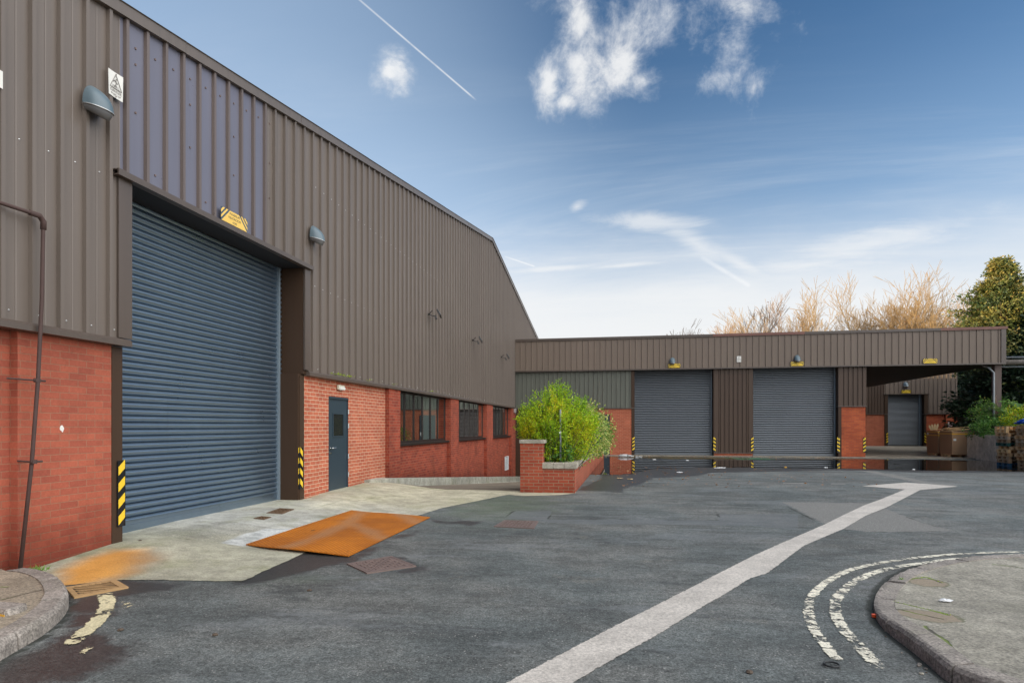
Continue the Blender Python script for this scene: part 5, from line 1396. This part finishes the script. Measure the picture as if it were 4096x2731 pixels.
def danger(Mx, label, warp):
    root = thing('danger_sign', label, 'sign', mat=Mx, group='fragile roof signs'); w, h = .105, .15
    N = 8; vs = []
    for k in (0, .004):
        for j in range(N + 1):
            for i in range(N + 1):
                x, y = -w + 2 * w * i / N, -h + 2 * h * j / N; vs.append((x, y, k + warp * ((x / w) ** 2 * .5 + .3 * (x / w) * (y / h))))
    m = (N + 1) ** 2; fs = [(j * (N + 1) + i, j * (N + 1) + i + 1, (j + 1) * (N + 1) + i + 1, (j + 1) * (N + 1) + i) for j in range(N) for i in range(N)]
    MB().add(vs, fs + [tuple(m + q for q in f) for f in fs]).build('plate', 'sign_white', root)
    z = .0045 + warp * .55; mb = MB(); T = [(-.085, -.045), (.085, -.045), (0, .125)]
    for a, b in zip(T, T[1:] + T[:1]): mb.tube([(a[0], a[1], z), (b[0], b[1], z)], .0042, 6)
    mb.build('warning_triangle', 'sign_ink', root)
    mb = MB(); fig = [[(.0, .045), (.008, .02), (-.008, .0), (.012, -.022)], [(.0, .045), (-.022, .05), (-.034, .03)], [(.004, .035), (.024, .02)], [(-.008, 0), (-.02, -.02)]]
    for l in fig: mb.tube([(x, y, z) for x, y in l], .0052, 6)
    mb.tube([(.006, .066, z), (.007, .067, z)], .009, 8)
    for l in ([(-.06, -.03), (.06, -.03)], [(-.05, -.012), (-.012, -.012)], [(.02, -.012), (.048, -.014)]): mb.tube([(x, y, z) for x, y in l], .002, 5)
    mb.build('pictogram', 'sign_ink', root)
    text('DANGER', .042, 'sign_ink', root, 0, -.078, z); text('Fragile roof', .03, 'sign_ink', root, 0, -.115, z)
    mb = MB()
    for y in (.128, -.137): mb.tube([(0, y, z), (0, y, z + .006)], .006, 8)
    mb.build('screw_head', 'cast_iron', root)
danger(MWALL(6.378, 5.556, CX + .048) , 'white danger fragile roof sign high beside the tall shutter panel', .012)
danger(MFRONT(5.42, 4.90, FY - .036), 'small white danger sign between the two grey shutters', .0)

root = thing('notice_sign', 'white notice with red printing on the shed brick pier', 'sign', mat=MFRONT(23.72, 1.68, YR - .035))
mb = MB(); mb.box(-.16, -.21, 0, .16, .21, .006); mb.build('plate', 'sign_white', root)
mb = MB()
for k, w in enumerate((.13, .12, .13, .09, .12, .13, .1)): mb.box(-w, .15 - k * .05, .0062, w, .15 - k * .05 + (.035 if k == 0 else .02), .008)
mb.build('print_line', 'text_red', root)
mb = MB(); mb.box(-.12, -.085, 0, .0, .085, .005); o = mb.build('wall_plate', 'sign_white'); o.matrix_world = MWALL(5.027, 4.875, CX + .048); tag(o, 'cream plate on the brown cladding above the rusty pipe', 'sign')

def floodlight(Y, Z, label):
    root = thing('floodlight', label, 'floodlight', mat=MWALL(Y, Z, CX + .047), group='small black floodlights on the gable')
    mb = MB(); mb.box(-.03, -.03, 0, .03, .03, .03); mb.tube([(0, 0, .02), (-.06, .06, .10), (-.10, .10, .16)], .012, 6); mb.tube([(0, 0, .02), (.04, -.05, .14), (.08, -.02, .22)], .012, 6); mb.build('bracket', 'black', root)
    b = MB(); b.box(-.17, -.11, -.02, .17, .11, .02); o = b.build('lamp_head', 'black', root, bevel=.006); o.matrix_local = Matrix.Translation((.12, .03, .30)) @ Matrix.Rotation(-.55, 4, 'X') @ Matrix.Rotation(.25, 4, 'Y')
    b = MB(); b.box(-.15, -.09, .0205, .15, .09, .0225); o = b.build('lens', 'sign_white', root); o.matrix_local = Matrix.Translation((.12, .03, .30)) @ Matrix.Rotation(-.55, 4, 'X') @ Matrix.Rotation(.25, 4, 'Y')
    b = MB(); b.tube([(.05, -.06, .2), (.05, -.15, .24)], .03, 8); b.build('sensor', 'black', root)
floodlight(18.1, 4.92, 'black floodlight on the gable above the first window')
floodlight(23.5, 4.87, 'black floodlight on the gable above the second window')
floodlight(29.05, 4.84, 'black floodlight on the gable beside the loading bay roof')

root = thing('emergency_light', 'cream bulkhead light over the blue-grey personnel door', 'lamp', mat=MWALL(12.45, 2.34, -6.128))
mb = MB(); mb.box(-.15, -.045, 0, .15, .055, .05); mb.build('housing', 'cream', root, bevel=.012)
mb = MB(); mb.box(-.135, -.05, .01, .135, .02, .075); mb.build('diffuser', 'sign_white', root, bevel=.015)
root = thing('alarm_box', 'small grey box under the cladding at the far brick corner', 'box', mat=MWALL(32.45, 2.36, -6.028))
mb = MB(); mb.box(-.1, -.1, 0, .1, .1, .12); mb.build('housing', 'silver', root, bevel=.01)
mb = MB(); mb.tube([(0, -.1, .06), (0, -.16, .08)], .03, 8); mb.build('lens', 'lamp_lens', root)
root = thing('air_vent', 'white louvred vent low on the far brick wall', 'vent', mat=MWALL(31.1, -.35, -6.163))
mb = MB()
for a in ((-.45, -.35, -.41, .35), (.41, -.35, .45, .35), (-.41, -.35, .41, -.32), (-.41, .32, .41, .35)): mb.box(a[0], a[1], 0, a[2], a[3], .03)
mb.build('frame', 'white_grille', root)
mb = MB()
for k in range(13): y = -.31 + k * .049; mb.hexa([(-.41, y, .003), (.41, y, .003), (.41, y + .012, .003), (-.41, y + .012, .003)], [(-.41, y - .02, .026), (.41, y - .02, .026), (.41, y - .008, .026), (-.41, y - .008, .026)])
mb.build('slat', 'white_grille', root)
mb = MB(); mb.quad((-.41, -.32, .001), (.41, -.32, .001), (.41, .32, .001), (-.41, .32, .001)); mb.build('backing', 'hole', root)

pp = thing('rusty_pipe', 'leaning rusty brown pipe running down the brick pier', 'pipe', (-5.95, 5.5, 0))
def Q(mb, n_, m_, **k): o = mb.build(n_, m_, pp, **k); o.matrix_parent_inverse = Matrix.Translation(-pp.location); return o
px_ = -5.93
mb = MB(); mb.tube([(px_, 3.2, 3.60), (px_, 5.24, 3.655), (px_, 5.345, 3.655), (px_, 5.385, 3.61), (px_, 5.385, 3.54), (px_, 5.37, 2.8), (px_ - .02, 5.345, 1.97), (-5.985, 5.31, 1.14), (-6.04, 5.225, -.02)], .019, 10); Q(mb, 'pipe', 'rust_pipe', smooth=True)
mb = MB(); mb.tube([(px_, 5.24, 3.655), (px_, 5.345, 3.657), (px_, 5.388, 3.61), (px_, 5.386, 3.53)], .028, 10); Q(mb, 'elbow', 'rust_pipe', smooth=True)
for y, z, l in ((5.345, 1.975, .2), (5.31, 1.145, .05)):
    mb = MB(); mb.tube([(-6.1, y - l, z + .01), (px_ - .03, y - .03, z)], .010, 6); mb.tube([(px_ - .03, y, z - .02), (px_ - .03, y, z + .02)], .03, 10); mb.tube([(px_ - .03, y - .04, z), (px_ - .03, y + .09, z)], .012, 6); Q(mb, 'bracket', 'rust_pipe')
mb = MB(); rr = random.Random(6)
for k in range(9): a = rr.uniform(0, 6.28); q = rr.uniform(0, .022); mb.prism([(5.76 + q * math.cos(a) + .012 * math.cos(t_), 1.48 + 1.3 * q * math.sin(a) + .018 * math.sin(t_)) for t_ in (0, 1.2, 2.4, 3.6, 4.9)], lambda y, z: (-6.0995, y, z), lambda y, z: (-6.098 + .0002 * k, y, z))
P(mb, 'white_splash', 'sign_white', wh)

def guard(Mx, H, A, B, label, group):
    """rubber corner guard: face A along local -x, face B along local -z, corner on local y"""
    root = thing('corner_guard', label, 'corner guard', mat=Mx, group=group)
    mb = MB()
    if A: mb.box(-A, 0, 0, 0, H, .012)
    if B: mb.box(0, 0, -B, .012, H, .012)
    mb.build('rubber', 'black', root, bevel=.003)
    mb = MB(); n = 4; p = H / n; th = p * .52
    for k in range(n):
        y0 = p * k + .02; sl = p * .42
        if A: mb.hexa([(-A + .012, y0, .0122), (-.002, y0 + sl, .0122), (-.002, y0 + sl + th, .0122), (-A + .012, y0 + th, .0122)], [(-A + .012, y0, .015), (-.002, y0 + sl, .015), (-.002, y0 + sl + th, .015), (-A + .012, y0 + th, .015)])
        if B: mb.hexa([(.0122, y0 + sl, -.002), (.0122, y0, -B + .012), (.0122, y0 + th, -B + .012), (.0122, y0 + sl + th, -.002)], [(.015, y0 + sl, -.002), (.015, y0, -B + .012), (.015, y0 + th, -B + .012), (.015, y0 + sl + th, -.002)])
    mb.build('stripe', 'yellow', root)
gA = 'striped guards on the tall shutter'
guard(MWALL(6.60, .29, -6.09), .80, .11, .1, 'striped guard on the tall shutter jamb beside the rusty pipe pier', gA)
# right-hand jamb: one face to the yard (+X), one face to the opening (-Y)
Mg = Matrix(((0, 0, 1, -6.09), (-1, 0, 0, 10.73), (0, 1, 0, .33), (0, 0, 0, 1)))
guard(Mg, .78, .10, .10, 'chevron striped guard on the tall shutter jamb beside the personnel door', gA)
gB = 'striped guards on the loading bay doors'
def mirror(M_): return M_ @ Matrix.Scale(-1, 4, (1, 0, 0))
guard(MFRONT(.28, .25, YB - .024), .73, .13, 0, 'striped guard on the brick side of the first grey shutter', gB)
guard(mirror(MFRONT(4.20, .25, YB - .024)), .73, .13, 0, 'striped guard between the first grey shutter and the dark ribbed panel', gB)
guard(MFRONT(6.14, .25, YB - .04), .73, .13, 0, 'striped guard between the dark ribbed panel and the second grey shutter', gB)
guard(mirror(MFRONT(10.03, .25, YB - .024)), .73, .14, 0, 'striped guard between the second grey shutter and the brick pier', gB)
guard(MFRONT(11.335, .25, YB - .006), .73, .13, 0, 'striped guard on the free edge of the brick pier', gB)
guard(MFRONT(19.45, .25, YR - .03), .8, .14, 0, 'striped guard on the shed shutter edge away from the cardboard boxes', gB)
guard(mirror(MFRONT(21.95, .25, YR - .03)), .8, .14, 0, 'striped guard on the shed shutter edge next to the cardboard boxes', gB)

# ------------------------------------------------------------------ iron work and plate in the ground
qc = [gnd(*p) for p in ((984, 2182), (1407, 2044), (1720, 2072), (1393, 2229))]
NU, NV = 30, 24; vs, uvs = [], []
def bil(c, u, v): return tuple((c[0][k] * (1 - u) + c[1][k] * u) * (1 - v) + (c[3][k] * (1 - u) + c[2][k] * u) * v for k in (0, 1))
for j in range(NV + 1):
    for i in range(NU + 1):
        u, v = i / NU, j / NV; x, y = bil(qc, u, v); y -= .05 * math.sin(PI * v) * (1 - u)
        vs.append((x, y, float(G(x, y)) + .022 + .03 * math.sin(PI * v) * (1 - .4 * u)))
fs = [(j * (NU + 1) + i, j * (NU + 1) + i + 1, (j + 1) * (NU + 1) + i + 1, (j + 1) * (NU + 1) + i) for j in range(NV) for i in range(NU)]
m = len(vs); low = [(x, y, z - .012) for x, y, z in vs]
bd = [i for i in range(NU + 1)] + [j * (NU + 1) + NU for j in range(1, NV + 1)] + [NV * (NU + 1) + i for i in range(NU - 1, -1, -1)] + [j * (NU + 1) for j in range(NV - 1, 0, -1)]
fs2 = fs + [tuple(m + q for q in f[::-1]) for f in fs] + [(a, b, m + b, m + a) for a, b in zip(bd, bd[1:] + bd[:1])]
o = MB().add(vs + low, fs2).build('steel_plate', 'plate'); tag(o, 'orange rusty chequered steel plate lying before the shutter', 'steel plate')
Pn = np.array(vs + low)[:, :2]; wl = [crop(800, 1900, 1.96, l) for l in ([(700, 590), (900, 520), (1080, 440), (1190, 370), (1290, 290)], [(1160, 390), (1280, 440), (1430, 510)], [(1560, 325), (1700, 385)])]
d = np.full(len(Pn), 9.0)
for l in wl: d = np.minimum(d, d_line(Pn, l)[0])
at_ = o.data.attributes.new('wear', 'FLOAT', 'POINT'); at_.data.foreach_set('value', (.075 - d).astype(np.float32))

def cover(px, label, name, mat, studs, split=False):
    c = [gnd(*p) for p in px]; root = thing(name, label, 'manhole cover', (*bil(c, .5, .5), 0))
    H = lambda u, v, z: (*bil(c, u, v), float(G(*bil(c, u, v))) + z)
    def Q(mb, n_, m_, **k): o = mb.build(n_, m_, root, **k); o.matrix_parent_inverse = Matrix.Translation(-root.location); return o
    def tile(mb, u0, v0, u1, v1, z0, z1): mb.hexa([H(u0, v0, z0), H(u1, v0, z0), H(u1, v1, z0), H(u0, v1, z0)], [H(u0, v0, z1), H(u1, v0, z1), H(u1, v1, z1), H(u0, v1, z1)])
    mb = MB(); f = .05
    for a in ((0, 0, 1, f), (0, 1 - f, 1, 1), (0, f, f, 1 - f), (1 - f, f, 1, 1 - f)): tile(mb, *a, -.02, .014)
    Q(mb, 'frame', mat)
    mb = MB()
    if split:
        mb.prism([(f + .008, f + .008), (1 - f - .02, f + .008), (f + .008, 1 - f - .02)], lambda u, v: H(u, v, -.02), lambda u, v: H(u, v, .013)); mb.prism([(1 - f - .008, f + .02), (1 - f - .008, 1 - f - .008), (f + .02, 1 - f - .008)], lambda u, v: H(u, v, -.02), lambda u, v: H(u, v, .013))
    else: tile(mb, f + .008, f + .008, 1 - f - .008, 1 - f - .008, -.02, .012)
    Q(mb, 'lid', mat)
    mb = MB(); n = studs
    for i in range(n):
        for j in range(n):
            u = .11 + .78 * (i + .5) / n; v = .11 + .78 * (j + .5) / n; s = .26 * .78 / n
            if split and abs(u + v - 1) < .06: continue
            if (i + j) % 2: tile(mb, u - s * 1.4, v - s * .55, u + s * 1.4, v + s * .55, .0125, .019)
            else: tile(mb, u - s * .55, v - s * 1.4, u + s * .55, v + s * 1.4, .0125, .019)
    Q(mb, 'tread', mat)['kind'] = 'stuff'
    return root
cover([(1386.7, 2257), (1565, 2226.5), (1664.8, 2266), (1468, 2295)], 'triangular-split iron manhole cover in front of the orange plate', 'manhole_cover', 'cast_iron', 8, True)
cover([(1975, 2107), (2018, 2082), (2153.6, 2086), (2135.7, 2115)], 'reddish iron manhole cover in asphalt before the planter', 'manhole_cover', 'cast_iron', 8)
cover([(1065, 2053), (1119, 2034), (1177.6, 2038), (1129, 2057)], 'larger rusty cover in the concrete by the shutter', 'inspection_cover', 'cast_rust', 6)
cover([(1014, 2075), (1045, 2066), (1085.7, 2070), (1055, 2080)], 'small rusty cover in the concrete by the shutter', 'inspection_cover', 'cast_rust', 5)
c = [gnd(*p) for p in ((259.7, 2353), (461, 2321), (514, 2351.6), (296.8, 2394))]; gr = thing('gully_grating', 'tan iron gully grating with slanted bars below the orange stain', 'drain grating', (*bil(c, .5, .5), 0))
H = lambda u, v, z: (*bil(c, u, v), float(G(*bil(c, u, v))) + z)
def tile(mb, a, z0, z1): mb.hexa([H(*a[0], z0), H(*a[1], z0), H(*a[2], z0), H(*a[3], z0)], [H(*a[0], z1), H(*a[1], z1), H(*a[2], z1), H(*a[3], z1)])
mb = MB()
for u0, v0, u1, v1 in ((0, 0, 1, .1), (0, .86, 1, 1), (0, .1, .1, .86), (.86, .1, 1, .86)): tile(mb, [(u0, v0), (u1, v0), (u1, v1), (u0, v1)], -.02, .016)
o = mb.build('frame', 'gully_iron', gr); o.matrix_parent_inverse = Matrix.Translation(-gr.location)
mb = MB()
for k in range(11):
    u = -.35 + k * .13; a0, a1 = max(u, .1), min(u + .5, .86)
    v_ = lambda uu: .1 + (uu - u) / .5 * .76
    if a1 - a0 < .04: continue
    tile(mb, [(a0, v_(a0)), (min(a0 + .055, .87), v_(a0)), (min(a1 + .055, .87), v_(a1)), (a1, v_(a1))], -.015, .014)
o = mb.build('bar', 'gully_iron', gr); o.matrix_parent_inverse = Matrix.Translation(-gr.location)
mb = MB(); tile(mb, [(.08, .08), (.9, .08), (.9, .9), (.08, .9)], .004, .007); o = mb.build('sump', 'hole', gr); o.matrix_parent_inverse = Matrix.Translation(-gr.location)

# ------------------------------------------------------------------ litter and small things
def ground_at(*p): x, y = gnd(*p); return x, y, float(G(x, y))
x, y, z = gnd(20, 2490)[0] - .05, gnd(20, 2490)[1], .115
def rubble(name, mat, x, y, z, s, seed, label, cat, flat=.5, kindg=None):
    R = random.Random(seed); bm = bmesh.new(); bmesh.ops.create_icosphere(bm, subdivisions=2, radius=s)
    for v in bm.verts: v.co = v.co * R.uniform(.8, 1.15); v.co.z *= flat
    me = bpy.data.meshes.new(name); bm.to_mesh(me); bm.free(); o = mesh_obj(name, me, mat); o.location = (x, y, z + s * flat * .7); o.rotation_euler = (0, 0, R.random() * 6)
    return tag(o, label, cat, kindg)
bx, by = gnd(45, 2505); mb = MB(); mb.prism([(-.2, -.08), (.1, -.13), (.13, -.05), (.09, .06), (-.02, .09), (-.2, .06)], lambda a, b: (bx - .03 + a, by + .02 + b, .10), lambda a, b: (bx - .03 + a * .95, by + .02 + b * .93, .10 + .055 + .02 * math.sin(a * 30)))
tag(mb.build('concrete_stump', 'conc_kerb', bevel=.008), 'broken grey concrete stump on the pavement under the rusty pipe', 'concrete block')
mb = MB(); mb.prism([(-.19, -.0795), (.1, -.1285), (.1, -.1325), (-.19, -.0835)], lambda a, b: (bx - .03 + a, by + .02 + b - .001, .10), lambda a, b: (bx - .03 + a, by + .02 + b - .001, .125)); tag(mb.build('paint_trace', 'tape'), 'ochre paint trace on the concrete stump', 'paint mark')
x, y, z = ground_at(3326, 2663); mb = MB(); mb.tube([(x + .045 * math.cos(k * PI / 10), y + .045 * math.sin(k * PI / 10), z + .012) for k in range(21)], .006, 8); tag(mb.build('rubber_ring', 'rubber', smooth=True), 'thin black rubber ring lying below the worn lines', 'ring')
x, y, z = ground_at(3502, 2468); mb = MB(); mb.tube([(x - .015, y - .02, z + .008), (x - .015, y - .02, z + .03)], .02, 12); tag(mb.build('bottle_cap', 'orange_red'), 'bright orange cap in the gutter of the island', 'bottle cap')
x, y = gnd(3783, 2390 + 30); crumple('paper_scrap', 'label_white', x, y, .11 - .09 * float(sst(y, 4.5, 6.3)) + .006, (.05, .026, .012), 9, 'white paper scrap on the cracked concrete island', 'paper', 12)
for (px, py), lab in (((860, 2541), 'greenish dark pebble on open asphalt before the manhole cover'), ((2998, 2690), 'dark pebble between the arrow and the rubber ring'), ((482, 2521), 'dark clod beside the yellowed line'), ((1238, 2362), 'small dark stone between grating and manhole'), ((560, 2163), 'dark clod on the concrete by the shutter')):
    x, y, z = ground_at(px, py); rubble('stone', 'bark_dark', x, y, z, .022, px, lab, 'stone')
R = random.Random(77)
for k in range(26):
    px, py = R.choice([(3530 + 90 * R.random(), 2490 + 60 * R.random()), (3600 + 160 * R.random(), 2560 + 140 * R.random())])
    x, y, z = ground_at(px, py); rubble('stone', R.choice(['conc_kerb', 'conc_coping', 'bark_dark']), x, y, z, R.uniform(.006, .014), k, 'tiny loose stone in the gutter along the island kerb', 'stone', .6, 'loose stones in the island gutter')
# weeds
def hp(x, y): return .11 - .09 * float(sst(y, 4.5, 6.3))
def weeds(name, label, pts, n, L, spread, seed, mat='leaf_fern', tone=.6):
    R = np.random.default_rng(seed); pts = np.array(pts); i = R.integers(0, len(pts), n); Pq = pts[i] + np.c_[R.normal(size=(n, 2)) * spread, np.zeros(n)]
    o = leaves(name, Pq, R.normal(size=(n, 3)) * .5 + [0, 0, 1], R.normal(size=(n, 3)), R.uniform(*L, n), R.uniform(*L, n) * .18, tone + .2 * R.normal(size=n), mat); tag(o, label, 'weeds', kind='stuff')
w1 = gnd(3606, 2325); weeds('grass', 'tuft of grass by the island kerb hole', [(*w1, hp(*w1) - .01)], 26, (.02, .05), .015, 1)
def seg3(a, b, z, n=14): return [(x_, y_, hp(x_, y_) - .012) for x_, y_ in ((a[0] + (b[0] - a[0]) * k / n, a[1] + (b[1] - a[1]) * k / n) for k in range(n + 1))]
weeds('moss', 'green moss line along the island cracks', seg3(cc[3], cc[4], .098) + seg3(cc[0], cc[1], .098) + seg3(cc[1], cc[2], .098) + seg3(cc[4], cc[5], .098), 420, (.006, .016), .009, 2, 'leaf_privet', .35)
weeds('grass', 'grass clump in the gap between pavement and brick pier', [(*gnd(150, 2305), .06), (*gnd(135, 2312), .06)], 70, (.03, .08), .05, 3)
weeds('grass', 'weeds sprouting from the base flashing', [(-5.98, 11.9 + .12 * k, 2.58) for k in range(8)] + [(-5.98, 13.6, 2.58), (-5.98, 15.2, 2.58), (-5.98, 18.3, 2.58)], 160, (.03, .07), .05, 4, 'leaf_yellow', .3)
# leaf litter and rubbish round the puddle
R = np.random.default_rng(5); n = 420
Px = R.uniform(-1.0, 9.5, n); Pyy = np.where(R.random(n) < .45, R.uniform(30.6, 32.2, n), R.uniform(16, 24, n)); Px = np.where((Pyy < 25) & (Px > 2.8), Px - 3.2, Px)
o = leaves('fallen_leaves', np.c_[Px, Pyy, np.full(n, .016)], np.c_[R.normal(size=(n, 2)), R.normal(size=n) * .12], np.c_[R.normal(size=(n, 2)), R.normal(size=n) * .1], R.uniform(.04, .09, n), R.uniform(.03, .05, n), R.uniform(.3, 1, n), 'leaf_twig'); tag(o, 'scattered fallen leaves round the puddle edge', 'fallen leaves', kind='stuff')
x0 = 0.0
mb = MB(); mb.tube([(-.55, 31.2, .07), (-.42, 31.15, .075), (-.1, 31.1, .08)], [.02, .075, .08], 12); mb.tube([(-.1, 31.1, .08), (.08, 31.06, .07), (.22, 31.03, .05)], [.08, .05, .02], 12)
t = mb.build('plastic_bottle', 'clear_plastic', smooth=True); tag(t, 'crushed clear plastic bottle floating by the brick at the puddle', 'bottle')
crumple('plastic_film', 'clear_plastic', .45, 30.9, .03, (.16, .09, .03), 12, 'white plastic film beside the floating bottle', 'plastic film', 14)
for (px, py), s, lab in (((2618, 1838), .12, 'white litter scrap floating before the first grey shutter'), ((2750, 1841), .1, 'small white scrap near the shutter guard in the puddle'), ((2718, 1890), .16, 'flat pale paper on wet asphalt before the puddle'), ((3142, 1869), .07, 'yellow scrap on the asphalt before the second shutter'), ((3304, 1871), .1, 'white flat scrap before the brick pier'), ((3655, 1878), .07, 'white paper tuft at the puddle edge below the boxes'), ((2480, 1914), .14, 'torn brownish cardboard on the wet asphalt'), ((2520, 1917), .13, 'second torn cardboard piece beside the first')):
    x, y = gnd(px, py); crumple('litter_scrap', 'tape' if 'yellow' in lab else ('card_pale' if 'card' in lab else 'label_white'), x, y, .014, (s * .6, s * .4, .018 if 'card' not in lab else .012), px, lab, 'litter', 12)
mb = MB(); rr = random.Random(3)
for k in range(8):
    a = rr.uniform(4.4, 6.0); b = rr.uniform(30.2, 30.8); mb.tube([(a, b, .022), (a + rr.uniform(.2, .5), b + rr.uniform(-.1, .1), .03), (a + rr.uniform(.5, .8), b + rr.uniform(-.1, .1), .022)], .004, 5)
tag(mb.build('plastic_strapping', 'net_green'), 'tangled green strapping lying in the puddle', 'strapping')
x, y = gnd(2882, 1874); mb = MB(); mb.tube([(x - .22, y, .03), (x + .1, y + .25, .03), (x + .2, y + .2, .03), (x + .12, y - .05, .03), (x - .22, y, .03)], .012, 5); tag(mb.build('wire_loop', 'label_white'), 'bent white wire loop on the damp asphalt', 'wire')
